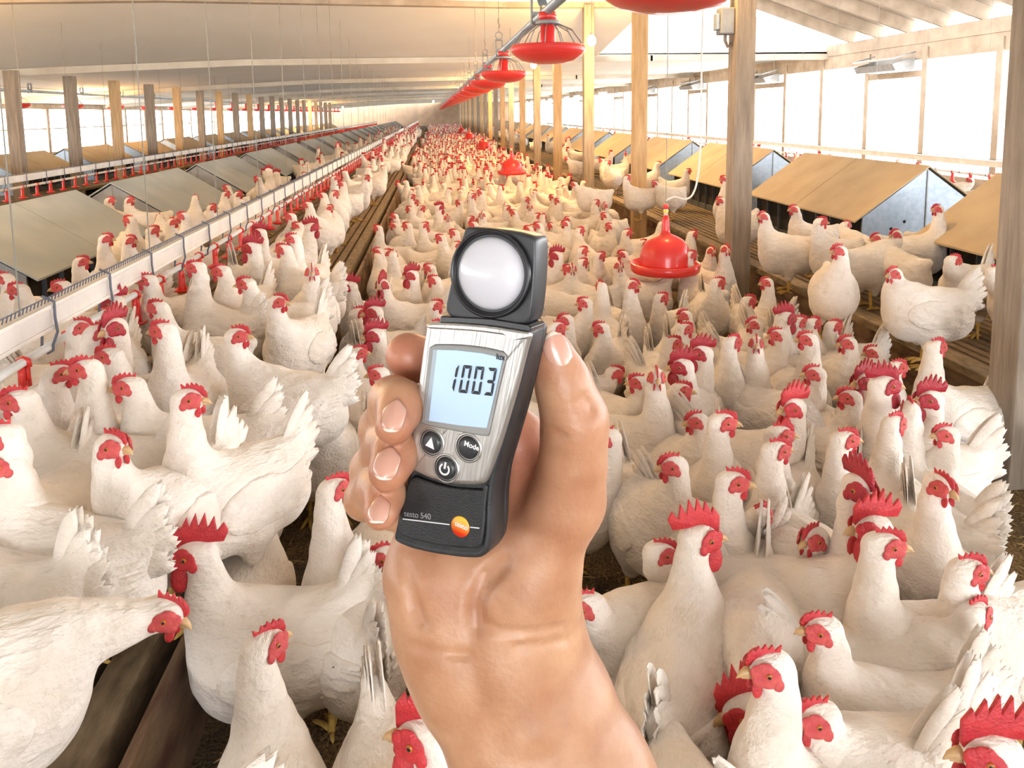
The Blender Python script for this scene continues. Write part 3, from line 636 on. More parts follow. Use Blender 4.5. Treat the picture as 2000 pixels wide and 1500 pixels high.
text('unit_text', 'lux', 969, 696.5, .0030, MT['lcdseg'], LC, z, dirpx=(990, 700), bold=.00008)
def disc(px, py, r, z0, z1, n=32, k=None):
    a = dp(px, py); return [(a[0]+r*math.cos(2*PI*i/n), a[1]+r*math.sin(2*PI*i/n)) for i in range(n)]
def button(px, py, name):
    c = dp(px, py); mb = MB(); r = .0049
    mb.lathe([(r+.0003, .0016), (r+.0003, .0024), (r, .0026), (r-.0002, .0018), (r-.0006, .0026), (r-.001, .0033), (r*.6, .0036), (0, .0036)], (c[0], c[1], 0), 36)
    o = mb.build(name, MT['btn'], meter)
    g = MB(); g.lathe([(r+.0010, .0021), (r+.0009, .0027), (r+.0003, .0026)], (c[0], c[1], 0), 36); g.build('button_ring', MT['steel'], o); return o, c
o, c = button(849, 861, 'button'); mb = MB(); mb.prism([(c[0]-.0019, c[1]-.0014), (c[0]+.0023, c[1]-.0018), (c[0]+.0002, c[1]+.0026)], .0036, .00375); mb.build('triangle_mark', MT['prt'], o)
o, c = button(920, 871, 'button'); text('mode_text', 'Mode', 921, 871, .0029, MT['prt'], o, .00362, 'CENTER', None, .00006)
o, c = button(877, 911, 'button'); mb = MB()
arc = [(.0024*math.cos(t), .0024*math.sin(t)) for t in [math.radians(125+290*k/20) for k in range(21)]]; arc2 = [(.0017*math.cos(t), .0017*math.sin(t)) for t in [math.radians(125+290*k/20) for k in range(21)]]
for i in range(20): mb.prism([(c[0]+p[0], c[1]+p[1]) for p in (arc[i], arc[i+1], arc2[i+1], arc2[i])], .0036, .00375)
mb.prism([(c[0]-.0004, c[1]+.0002), (c[0]+.0004, c[1]+.0002), (c[0]+.0004, c[1]+.0029), (c[0]-.0004, c[1]+.0029)], .0036, .00375); mb.build('power_mark', MT['prt'], o)
# printed line, model lettering and round emblem
mb = MB(); mb.prism(dps([(789, 1011), (880, 1022), (880, 1024), (789, 1013)]), .0008, .00092); mb.prism(dps([(920, 1027), (938, 1029), (938, 1031), (920, 1029)]), .0008, .00092); mb.build('printed_line', MT['prt'], meter)
text('model_text', 'testo 540', 789, 1003, .0033, MT['grey_prt'], meter, .00085, 'LEFT', (842, 1010))
c = dp(901, 1027); mb = MB(); mb.lathe([(0, .0013), (.0038, .0012), (.0041, .0009), (.0041, .0004)], (0, 0, 0), 40); lg = mb.build('emblem_disc', MT['emblem'], meter, loc=(c[0], c[1], 0))
tx = text('emblem_text', 'testo', 901, 1027, .0028, MT['prt'], meter, .00135, 'CENTER', None, .00004)
tx.data.transform(Matrix.Translation((-c[0], -c[1], 0))); tx.parent = lg
# sensor cap with ring and diffuser dome
capo = [(864, 618), (880, 545), (905, 447), (912, 443), (960, 446), (1005, 452), (1040, 461), (1046, 470), (1046, 520), (1042, 580), (1034, 634), (1000, 634), (930, 628)]
loft('sensor_cap', MT['cap'], rnd(capo, 3), [(-.0004, .0016), (0, .0008), (-.0012, .0001), (-.004, 0), (-.012, .0), (-.0135, .001), (-.014, .0025)], meter)
c = dp(958, 534); s = MB()
s.lathe([(.0173, -.0002), (.0173, .0010), (.0168, .0016), (.0160, .0013), (.0150, -.0004), (.0142, -.0010), (.0136, -.0010)], (c[0], c[1], 0), 64); s.build('sensor_ring', MT['glossblack'], meter)
s = MB(); s.lathe([(.0142*math.cos(t), -.001+.0062*math.sin(t)) for t in [PI/2*k/12 for k in range(13)]], (c[0], c[1], 0), 64); s.build('diffuser_dome', MT['dome'], meter)
s = MB(); s.prism(dps([(862, 617), (960, 622), (1034, 634), (1040, 641), (1034, 650), (960, 640), (858, 632)]), -.013, .0006); s.build('hinge_strip', MT['glossblack'], meter, bevel=.0004)

# ================================================================== HAND AND FOREARM
# camera-space control points: pixel, distance, radius in mm
def cp(px, py, d): return ((px-CX)/F*d, -(py-CY)/F*d, -d)
def C3(px, py, d): return np.array(cp(px, py, d), np.float32)
hd = .0014
P = grid((-.085, -.335, -.385), (.140, -.040, -.262), hd)
Pq = P
def cone(a, b, k=None): return sd_cone(Pq, C3(*a[:3]), C3(*b[:3]), a[3]/1000, b[3]/1000)
def chain(pts, k=.006):
    d = None
    for a, b_ in zip(pts, pts[1:]):
        e_ = cone(a, b_); d = e_ if d is None else smin(d, e_, k)
    return d
thumb = chain([(1030, 1130, .338, 19.5), (1108, 975, .330, 14.5), (1119, 900, .324, 12.2), (1122, 822, .320, 11.6), (1100, 750, .317, 9.6), (1079, 688, .315, 8.4)], .010)
thumb = smin(thumb, cone((1124, 838, .322, 11.4), (1124, 812, .320, 11.0)), .006)
fidx = chain([(1000, 850, .357, 11.5), (900, 715, .354, 10), (806, 700, .340, 9.2), (794, 692, .338, 8.8)])
fmid = chain([(960, 900, .358, 11), (790, 800, .348, 10), (748, 838, .338, 9.6), (768, 782, .323, 9.2), (785, 790, .312, 8.8), (770, 828, .302, 8.0)])
frng = chain([(930, 960, .358, 11), (770, 900, .348, 10), (731, 918, .338, 9.6), (760, 868, .324, 9.2), (775, 880, .313, 8.8), (759, 920, .304, 8.1)])
fpin = chain([(900, 1040, .354, 10.5), (760, 985, .344, 9), (712, 975, .333, 7.7), (735, 955, .322, 7.6), (752, 962, .314, 7.5), (744, 1000, .305, 7.0)])
palm = cone((1000, 860, .360, 15), (1010, 1120, .350, 20))
palm = smin(palm, cone((900, 900, .362, 13), (905, 1130, .352, 20)), .014)
palm = smin(palm, cone((840, 1010, .356, 13), (838, 1120, .348, 17.6)), .014)
palm = smin(palm, cone((838, 1120, .348, 17.6), (862, 1235, .345, 17.5)), .014)
palm = smin(palm, cone((1040, 1110, .342, 19), (1034, 1200, .345, 18)), .012)
palm = smin(palm, cone((940, 1110, .346, 18), (950, 1250, .348, 21)), .02)
arm = cone((862, 1235, .345, 17.5), (905, 1330, .345, 19.5))
arm = smin(arm, cone((905, 1330, .345, 19.5), (985, 1480, .342, 21)), .012)
arm = smin(arm, cone((985, 1480, .342, 21), (1090, 1680, .335, 24)), .012)
arm = smin(arm, cone((1090, 1680, .335, 24), (1330, 2000, .320, 28)), .012)
arm = smin(arm, cone((1032, 1190, .345, 18), (1050, 1255, .347, 17.8)), .016)
arm = smin(arm, cone((1050, 1255, .347, 17.8), (1100, 1360, .347, 19.6)), .016)
arm = smin(arm, cone((1100, 1360, .347, 19.6), (1172, 1495, .345, 20)), .012)
arm = smin(arm, cone((1172, 1495, .345, 20), (1280, 1700, .338, 23)), .012)
arm = smin(arm, cone((1280, 1700, .338, 23), (1520, 2030, .322, 27)), .012)
arm = smin(arm, cone((960, 1280, .349, 20), (1130, 1600, .343, 24)), .02)
arm = smin(arm, cone((1130, 1600, .343, 24), (1400, 2000, .322, 29)), .012)
hand_d = smin(palm, arm, .016)
hand_d = smin(hand_d, thumb, .012)
web = cone((1085, 990, .345, 12), (1020, 880, .358, 12)); hand_d = smin(hand_d, web, .010)
fing = fidx
for q in (fmid, frng, fpin): fing = smin(fing, q, .0022)
hand_d = smin(hand_d, fing, .005)
# tendons at the wrist
for a, b_ in (((938, 1160, .3275, 2.6), (1010, 1430, .3245, 3.2)), ((985, 1200, .3285, 2.4), (1050, 1420, .3255, 3.0))): hand_d = smin(hand_d, cone(a, b_), .010)
# creases
LO = np.array((-.085, -.335, -.385))
def surf(px, py, arr=None):
    arr = hand_d if arr is None else arr
    for d in np.arange(.262, .380, .0004):
        ix = np.round((np.array(cp(px, py, d))-LO)/hd).astype(int)
        if (ix >= 0).all() and (ix < arr.shape).all() and arr[tuple(ix)] < 0: return float(d)
    return .345
def groove(pts, w=.0009, k=.0022, lift=.0002):
    global hand_d
    pts = [(a[0], a[1], surf(a[0], a[1])-lift) for a in dens(pts)]; out = hand_d
    for a, b_ in zip(pts, pts[1:]): out = smax(out, -sd_cone(Pq, C3(*a), C3(*b_), w, w), k)
    hand_d = out
def dens(P_):
    o = []
    for a, b_ in zip(P_, P_[1:]): o += [(a[0]+(b_[0]-a[0])*t, a[1]+(b_[1]-a[1])*t) for t in (0, .5)]
    return o+[P_[-1]]
groove([(935, 1222), (985, 1234), (1045, 1236), (1098, 1222)], .0009, .003)
groove([(800, 1262), (850, 1276), (915, 1280)], .0007, .003)
groove([(1010, 1262), (1060, 1262), (1105, 1250)], .0007, .003)
groove([(985, 1100), (948, 1130), (928, 1175), (930, 1230)], .0013, .006)
groove([(790, 1110), (800, 1160), (822, 1215)], .0009, .005)
groove([(1140, 772), (1152, 790), (1160, 812)], .0006); groove([(1128, 778), (1140, 800), (1146, 822)], .0005)
groove([(1072, 838), (1090, 850), (1110, 852)], .0006)
groove([(785, 792), (800, 806)], .0004); groove([(738, 812), (722, 838)], .0005)
SK = MT['skin'] = D.materials.new('hand_skin'); SK.use_nodes = True; nt = SK.node_tree; b = nt.nodes['Principled BSDF']; L = nt.links.new
b.inputs['Roughness'].default_value = .42; b.inputs['Subsurface Weight'].default_value = .12; b.inputs['Subsurface Radius'].default_value = (1, .3, .15); b.inputs['Subsurface Scale'].default_value = .004
at = nt.nodes.new('ShaderNodeAttribute'); at.attribute_name = 'flush'; tc = nt.nodes.new('ShaderNodeTexCoord')
n1 = nt.nodes.new('ShaderNodeTexNoise'); n1.inputs['Scale'].default_value = 45; n1.inputs['Detail'].default_value = 4; L(tc.outputs['Object'], n1.inputs['Vector'])
n2 = nt.nodes.new('ShaderNodeTexNoise'); n2.inputs['Scale'].default_value = 420; n2.inputs['Detail'].default_value = 4; L(tc.outputs['Object'], n2.inputs['Vector'])
cr = nt.nodes.new('ShaderNodeValToRGB'); e = cr.color_ramp.elements; e[0].position = .35; e[0].color = (.40, .190, .100, 1); e[1].position = .68; e[1].color = (.53, .295, .17, 1); L(n1.outputs['Fac'], cr.inputs[0])
mx = nt.nodes.new('ShaderNodeMix'); mx.data_type = 'RGBA'; mx.inputs[7].default_value = (.48, .155, .095, 1); L(at.outputs['Fac'], mx.inputs[0]); L(cr.outputs[0], mx.inputs[6]); L(mx.outputs[2], b.inputs['Base Color'])
bp = nt.nodes.new('ShaderNodeBump'); bp.inputs['Strength'].default_value = .22; bp.inputs['Distance'].default_value = .0012; L(n2.outputs['Fac'], bp.inputs['Height']); L(bp.outputs[0], b.inputs['Normal'])
CM = cam.matrix_world.copy(); HO = CM @ Vector(cp(960, 1250, .345)); TI = Matrix.Translation(-HO) @ CM
hm = sdf_mesh('hand', hand_d, (-.085, -.335, -.385), hd, 2, TI)
hand = link('hand', hm, SK, loc=HO)
tag(hand, 'bare right hand and forearm rising from the bottom edge, fingers wrapped round the light meter', 'hand')
vv = np.empty(len(hm.vertices)*3, np.float32); hm.vertices.foreach_get('co', vv); vv = vv.reshape(-1, 3)
fl = np.zeros(len(vv), np.float32); TIi = TI
for (px, py, d, r, s) in ((770, 828, .302, .012, .55), (759, 920, .304, .012, .55), (744, 1000, .305, .011, .55), (794, 692, .338, .018, .8), (1079, 688, .315, .014, .45), (1122, 820, .314, .014, .25), (1020, 900, .345, .03, .7), (870, 1120, .330, .02, .15)):
    c = np.array(TI @ Vector(cp(px, py, d)), np.float32); fl = np.maximum(fl, s*np.exp(-((vv-c)**2).sum(1)/(r*r)))
a_ = hm.attributes.new('flush', 'FLOAT', 'POINT'); a_.data.foreach_set('value', fl)
# nails
MT['nail'] = mat('fingernail', (.60, .32, .24), .25, sss=.1, coat=.25); MT['nailtip'] = mat('nail_free_edge', (.80, .66, .56), .3)
def nail(px, py, d, tip, wmm, lmm, nrmpx, dn=0.0):
    # px,py,d: centre on the finger surface; tip: pixel the nail points at; nrmpx: sideways lean of its normal
    c = Vector(cp(px, py, d)); t = Vector(cp(tip[0], tip[1], tip[2])); ax = (t-c).normalized(); n0 = Vector((nrmpx[0], nrmpx[1], 1)).normalized()
    n0 = (n0-ax*n0.dot(ax)).normalized(); sd = ax.cross(n0)
    mb = MB(); W_, L_ = wmm/2000, lmm/2000; nu, nv = 12, 14; vs = []
    for lay in (0, 1):
        for j in range(nv+1):
            v = j/nv*2-1
            for i in range(nu+1):
                u = i/nu*2-1
                wv = W_*(1-.10*(v < 0)*v*v) * (1-abs(v)**5*.45); lv = L_*v*(1-.16*u*u)
                hgt = .0005+.0022*(1-u*u)-.0022-.0012*v*v-(0 if lay == 0 else .0007)
                vs.append(c+sd*(u*wv)+ax*lv+n0*(hgt+.0011))
    k = (nu+1)*(nv+1)
    fs = []; ms = []
    for j in range(nv):
        for i in range(nu):
            q = j*(nu+1)+i; fs.append((q, q+1, q+nu+2, q+nu+1)); ms.append(1 if j >= nv-1 else 0)
            fs.append((k+q, k+q+nu+1, k+q+nu+2, k+q+1)); ms.append(0)
    edge = [i for i in range(nu+1)]+[(j)*(nu+1)+nu for j in range(1, nv+1)]+[nv*(nu+1)+i for i in range(nu-1, -1, -1)]+[j*(nu+1) for j in range(nv-1, 0, -1)]
    for a, b_ in zip(edge, edge[1:]+edge[:1]): fs.append((a, a+k, b_+k, b_)); ms.append(0)
    mb.add(vs, fs, 0, True); mb.m = ms
    o = mb.build('fingernail', [MT['nail'], MT['nailtip']], hand); o.data.transform(TI); return o
for px, py, tx, ty, w_, l_, nx_, ny_ in ((767, 812, 752, 862, 9.6, 13, -.20, .10), (754, 905, 738, 955, 10.2, 13, -.20, .10), (738, 995, 729, 1035, 8.8, 11, -.22, .10), (1094, 698, 1078, 655, 10.8, 22, .25, .12)):
    d_ = surf(px, py); dt = surf(px+(tx-px)*.3, py+(ty-py)*.3); nail(px, py, d_+.0003, (px+(tx-px)*.3, py+(ty-py)*.3, dt+.0003), w_, l_, (nx_, ny_))
del P, Pq, palm, arm, hand_d, thumb, fidx, fmid, frng, fpin, fing, web
# ================================================================== CHICKENS
POSE = {'tall': (.115, .515), 'up': (.15, .46), 'mid': (.20, .40), 'low': (.285, .315), 'hunch': (.135, .40)}
TAILS = {'n': (-.225, .365), 'u': (-.20, .42), 'd': (-.245, .29)}
body_cache = {}
def head_frame(pose, rel, pitch=0):
    fx, hz = POSE[pose]; R = Matrix.Rotation(rel, 4, 'Z') @ Matrix.Rotation(pitch, 4, 'Y')
    T = Matrix.Translation((fx, 0, hz)) @ R; return T
def chicken_body(pose, rel, tail, hs, h=.0062, key=None):
    k_ = (pose, round(math.degrees(rel)), tail, hs, h)
    if k_ in body_cache: return body_cache[k_]
    fx, hz = POSE[pose]; tx, tz = TAILS[tail]
    lo = (-.31, -.16, .055); hi = (fx+.09 if fx > .12 else .22, .16, hz+.06); hi = (max(hi[0], .22), .16, max(hi[2], .47 if tail == 'u' else .42))
    P = grid(lo, hi, h); a = math.radians(-12); R = [[math.cos(a), 0, -math.sin(a)], [0, 1, 0], [math.sin(a), 0, math.cos(a)]]
    R = np.array(R, np.float32).T
    d = sd_ell(P, (-.005, 0, .235), (.165, .108, .112), R)
    d = smin(d, sd_ell(P, (.075, 0, .225), (.098, .098, .115)), .05)
    d = smin(d, sd_ell(P, (-.095, 0, .205), (.095, .085, .085)), .05)
    for s in (-1, 1): d = smin(d, sd_cone(P, (.0, s*.052, .155), (.005, s*.05, .10), .050, .026), .03)
    # saddle and tail cone, flattened sideways
    d = smin(d, sd_cone(P, (-.10, 0, .265), (-.10+(tx+.10)*.72, 0, .265+(tz-.285)*.72), .075, .026, (1, 1.15, 1)), .05)
    # neck along a curve from the breast to the skull
    n0 = np.array((.085, 0, .29)); n3 = np.array((fx-.012*math.cos(rel), -.012*math.sin(rel), hz-.010))
    n1 = np.array((.15, 0, .34)) if hz > .35 else np.array((.17, 0, .315)); n2 = n3+np.array((-.012 if hz > .35 else -.06, 0, -.065 if hz > .35 else .004))
    pts = [(1-t)**3*n0+3*(1-t)**2*t*n1+3*(1-t)*t*t*n2+t**3*n3 for t in np.linspace(0, 1, 6)]
    rr = [.078, .066, .052, .041, .033, .027]
    ne = None
    for i in range(5):
        c = sd_cone(P, pts[i], pts[i+1], rr[i], rr[i+1]); ne = c if ne is None else smin(ne, c, .01)
    d = smin(d, ne, .035)
    c, s = math.cos(rel), math.sin(rel); RH = np.array([[c, -s, 0], [s, c, 0], [0, 0, 1]], np.float32)
    hd_ = sd_ell(P, (fx+.004*c, .004*s, hz), (.036*hs, .0240*hs, .0265*hs), RH)
    d = smin(d, hd_, .014)
    # soft feather lumps
    d = d+.0022*np.sin(P[..., 0]*62+P[..., 2]*35)*np.sin(P[..., 1]*70)*np.sin(P[..., 2]*58-P[..., 0]*20)
    me = sdf_mesh('hen_body', d, lo, h, 1); me.materials.append(MT['feather']); body_cache[k_] = me; return me
def comb_mesh(size, n, tall, m_):
    # serrated blade in the head's own xz plane
    top = []; base = []; L_ = .062*size
    for i in range(n):
        u = i/(n-1); x = .036-u*L_; hh = (.014+.022*math.sin(PI*(.15+.75*u)))*size*tall
        top += [(x+.006*size, .020+hh*.55), (x-.004*size, .020+hh)]
    top.append((.036-L_-.010*size, .030+.006*size)); base = [(.036-L_-.004, .018), (-.005, .022), (.020, .018), (.040, .006), (.044, .012)]
    mb = MB(); th = .0032*size; T = Matrix.Rotation(PI/2, 4, 'X'); poly = top+base
    mb.prism(poly, -th, th, T); o = mb.build('comb', MT[m_], bevel=.0012*size, seg=1); me = o.data; D.objects.remove(o)
    for p in me.polygons: p.use_smooth = True
    return me
def wattle_mesh(size, m_):
    mb = MB(); mb.ball((0, 0, 0), (.011*size, .0042*size, .017*size), n=12); o = mb.build('wattle', MT[m_]); me = o.data; D.objects.remove(o); return me
def mk(name, fn, mats):
    mb = MB(); fn(mb); o = mb.build(name, mats); me = o.data; D.objects.remove(o); return me
COMB = {'h': comb_mesh(.72, 5, .75, 'comb'), 'r': comb_mesh(1.25, 6, 1.25, 'combdark'), 'R': comb_mesh(1.35, 6, 1.3, 'comb')}
WATT = {'h': wattle_mesh(.8, 'comb'), 'r': wattle_mesh(1.55, 'combdark'), 'R': wattle_mesh(1.6, 'comb')}
def face_fn(mb): mb.ball((0, 0, 0), (.0200, .0040, .0170), n=16); mb.ball((.012, 0, -.006), (.012, .0035, .010), n=10); mb.ball((-.015, 0, -.010), (.009, .0036, .010), n=10); mb.ball((.004, 0, .012), (.014, .0034, .010), n=10); mb.ball((.016, -.0, .006), (.011, .0030, .012), n=10)
FACE = {'h': mk('face_skin', face_fn, MT['face']), 'r': mk('face_skin', face_fn, MT['combdark']), 'R': mk('face_skin', face_fn, MT['comb'])}
def beak_fn(mb):
    mb.tube([(-.004, 0, 0), (.008, 0, .0), (.017, 0, -.003), (.024, 0, -.009)], [.0085, .0072, .0045, .0008], 10); mb.tube([(-.004, 0, -.006), (.008, 0, -.007), (.016, 0, -.0095)], [.006, .005, .0012], 8)
BEAK = mk('beak', beak_fn, MT['beak'])
def eye_fn(mb):
    mb.ball((0, 0, 0), (.0048, .0028, .0048), n=14, mi=0); mb.ball((0, .0016, 0), (.0029, .0017, .0029), n=12, mi=1); mb.ball((0, -.0016, 0), (.0029, .0017, .0029), n=12, mi=1)
EYE_ = mk('eye', eye_fn, [MT['eye'], MT['pupil']])
def leg_fn(mb):
    mb.tube([(-.005, 0, .125), (-.012, 0, .085), (-.004, 0, .015), (0, 0, .010)], [.015, .0085, .0075, .010], 8)
    for a in (-.5, 0, .5): mb.tube([(0, 0, .011), (.028*math.cos(a), .028*math.sin(a), .012), (.052*math.cos(a), .052*math.sin(a), .006), (.064*math.cos(a), .064*math.sin(a), .003)], [.008, .0062, .005, .001], 7)
    mb.tube([(0, 0, .011), (-.022, .004, .006), (-.030, .005, .002)], [.007, .005, .001], 7)
LEG = mk('leg', leg_fn, MT['shank'])
def blade(mb, root, ang, yaw, L_, wd):
    T = Matrix.Translation(root) @ Matrix.Rotation(yaw, 4, 'Z') @ Matrix.Rotation(ang, 4, 'Y'); n = 7; vs = []
    for s in (-1, 1):
        for i in range(n):
            u = i/(n-1); w_ = wd*(.45+.55*math.sin(PI*min(1, u*.9+.1)))*(1 if u < .9 else .55); bend = -.018*u*u
            for v in (-1, 0, 1): vs.append(T @ Vector((-u*L_+(0.006 if v == 0 and u == 1 else 0), s*.0012+(.004 if v == 0 else 0), v*w_/2+bend)))
    m_ = n*3; fs = []
    for i in range(n-1):
        for v in (0, 1):
            q = i*3+v; fs.append((q, q+1, q+4, q+3)); fs.append((m_+q, m_+q+3, m_+q+4, m_+q+1))
    ring = [0, 1, 2]+[i*3+2 for i in range(1, n)]+[(n-1)*3+1, (n-1)*3]+[i*3 for i in range(n-2, 0, -1)]
    for a, b_ in zip(ring, ring[1:]+ring[:1]): fs.append((a, m_+a, m_+b_, b_))
    mb.add(vs, fs, 0, True)
TAILM = {}
for tk, (tx, tz) in TAILS.items():
    r_ = random.Random(5); tz += .03
    a0_ = math.atan2(tz-.29, -(tx+.13)); mb = MB()
    for i in range(7):
        for s in (-1, 1):
            blade(mb, (-.125, s*(.010+.004*i), .285-.006*i), a0_+.30-.13*i+r_.uniform(-.04, .04), s*(.03+.03*i), .165-.010*i+r_.uniform(-.012, .012), .042)
    o = mb.build('tail', MT['feather']); TAILM[tk] = o.data; D.objects.remove(o)
def wing_mesh(s):
    h = .0058; lo = (-.24, 0 if s > 0 else -.17, .12); P = grid(lo, (.14, .17 if s > 0 else 0, .34), h); a = math.radians(-12)
    R = np.array([[math.cos(a), 0, -math.sin(a)], [0, 1, 0], [math.sin(a), 0, math.cos(a)]], np.float32).T
    d = sd_ell(P, (-.005, 0, .235), (.165, .108, .112), R); d = smin(d, sd_ell(P, (.075, 0, .225), (.098, .098, .115)), .05); d = smin(d, sd_ell(P, (-.095, 0, .205), (.095, .085, .085)), .05)
    d = smin(d, sd_cone(P, (-.10, 0, .265), (-.19, 0, .322), .075, .026, (1, 1.15, 1)), .05)
    Q = P.copy(); Q[..., 1] = 0
    reg = sd_ell(Q, (.01, 0, .245), (.105, 1, .062))
    for x, z, xe, ze, r in ((-.05, .272, -.195, .285, .016), (-.05, .254, -.19, .262, .016), (-.05, .236, -.175, .238, .016), (-.04, .218, -.15, .216, .015), (-.02, .200, -.115, .196, .014)):
        reg = smin(reg, sd_cone(Q, (x, 0, z), (xe, 0, ze), r, .007), .004)
    off = .006+.0018*np.sin(P[..., 0]*95+np.cos(P[..., 2]*150)*1.2)
    w_ = smax(smax(d-off, -(d+.006), .003), reg, .006); w_ = np.maximum(w_, .03-s*P[..., 1])
    me = sdf_mesh('wing', w_, lo, h, 1); me.materials.append(MT['feather']); return me
WING = {1: wing_mesh(1), -1: wing_mesh(-1)}
hens = []
def chicken(root, byaw, hyaw, kind, pose, sc, label, group=None, tail='n', full=2, cat=None):
    """byaw / hyaw are world headings of body and head in degrees (0 = right, 90 = away)"""
    rel = math.radians(((hyaw-byaw+180) % 360)-180); rel = round(math.degrees(rel)/30)*PI/6
    hs = 1.0 if kind == 'h' else 1.12
    me = chicken_body(pose, rel, tail, hs, .0062 if full == 2 else .0085)
    nm = 'hen' if kind == 'h' else 'rooster'
    o = D.objects.new(nm, me); COL.objects.link(o); o.location = root; o.rotation_euler = (0, 0, math.radians(byaw)); o.scale = (sc, sc, sc)
    tag(o, label, 'chicken', group)
    dp_ = {'low': .35, 'mid': .1}.get(pose, 0); T = head_frame(pose, rel, dp_)
    def ch(name, me_, Tm):
        c = D.objects.new(name, me_); COL.objects.link(c); c.parent = o; c.matrix_local = Tm; return c
    tr = Matrix.Translation
    ch('comb', COMB[kind], T @ tr((.0, 0, .001 if kind == 'h' else .002)))
    S = Matrix.Scale(hs, 4)
    for s in (-1, 1): ch('leg', LEG, tr((.012*s, s*.05, 0)))
    if full >= 1:
        for s in (-1, 1):
            ch('face_skin', FACE[kind], T @ tr((.017*hs, s*.0215*hs, .001)) @ Matrix.Rotation(-s*.30, 4, 'Z') @ Matrix.Rotation(s*.15, 4, 'X') @ S)
            ch('wattle', WATT[kind], T @ tr((.028*hs, s*.0095*hs, -.026*hs-(0 if kind == 'h' else .012))) @ Matrix.Rotation(s*.12, 4, 'X'))
        ch('beak', BEAK, T @ tr((.034*hs, 0, -.001)) @ S)
    if full >= 2:
        for s in (-1, 1):
            ch('eye', EYE_, T @ tr((.017*hs, s*.0250*hs, .005)) @ Matrix.Rotation(-s*.30, 4, 'Z') @ S)
            ch('wing', WING[s], Matrix.Identity(4))
        ch('tail', TAILM[tail], Matrix.Identity(4))
    hens.append(Vector(root)); return o
def place(px, py, byaw, hyaw, kind, pose, surf, label, sc=None, tail='n', full=2, group=None):
    sc = sc or (random.uniform(.96, 1.03) if kind == 'h' else 1.07); z0 = SL if surf == 'S' else 0
    fx, hz = POSE[pose]; q = at_z(px, py, z0+hz*sc); b_ = math.radians(byaw)
    root = Vector((q.x-math.cos(b_)*fx*sc, q.y-math.sin(b_)*fx*sc, z0))
    return chicken(root, byaw, hyaw, kind, pose, sc, label, group, tail, full)
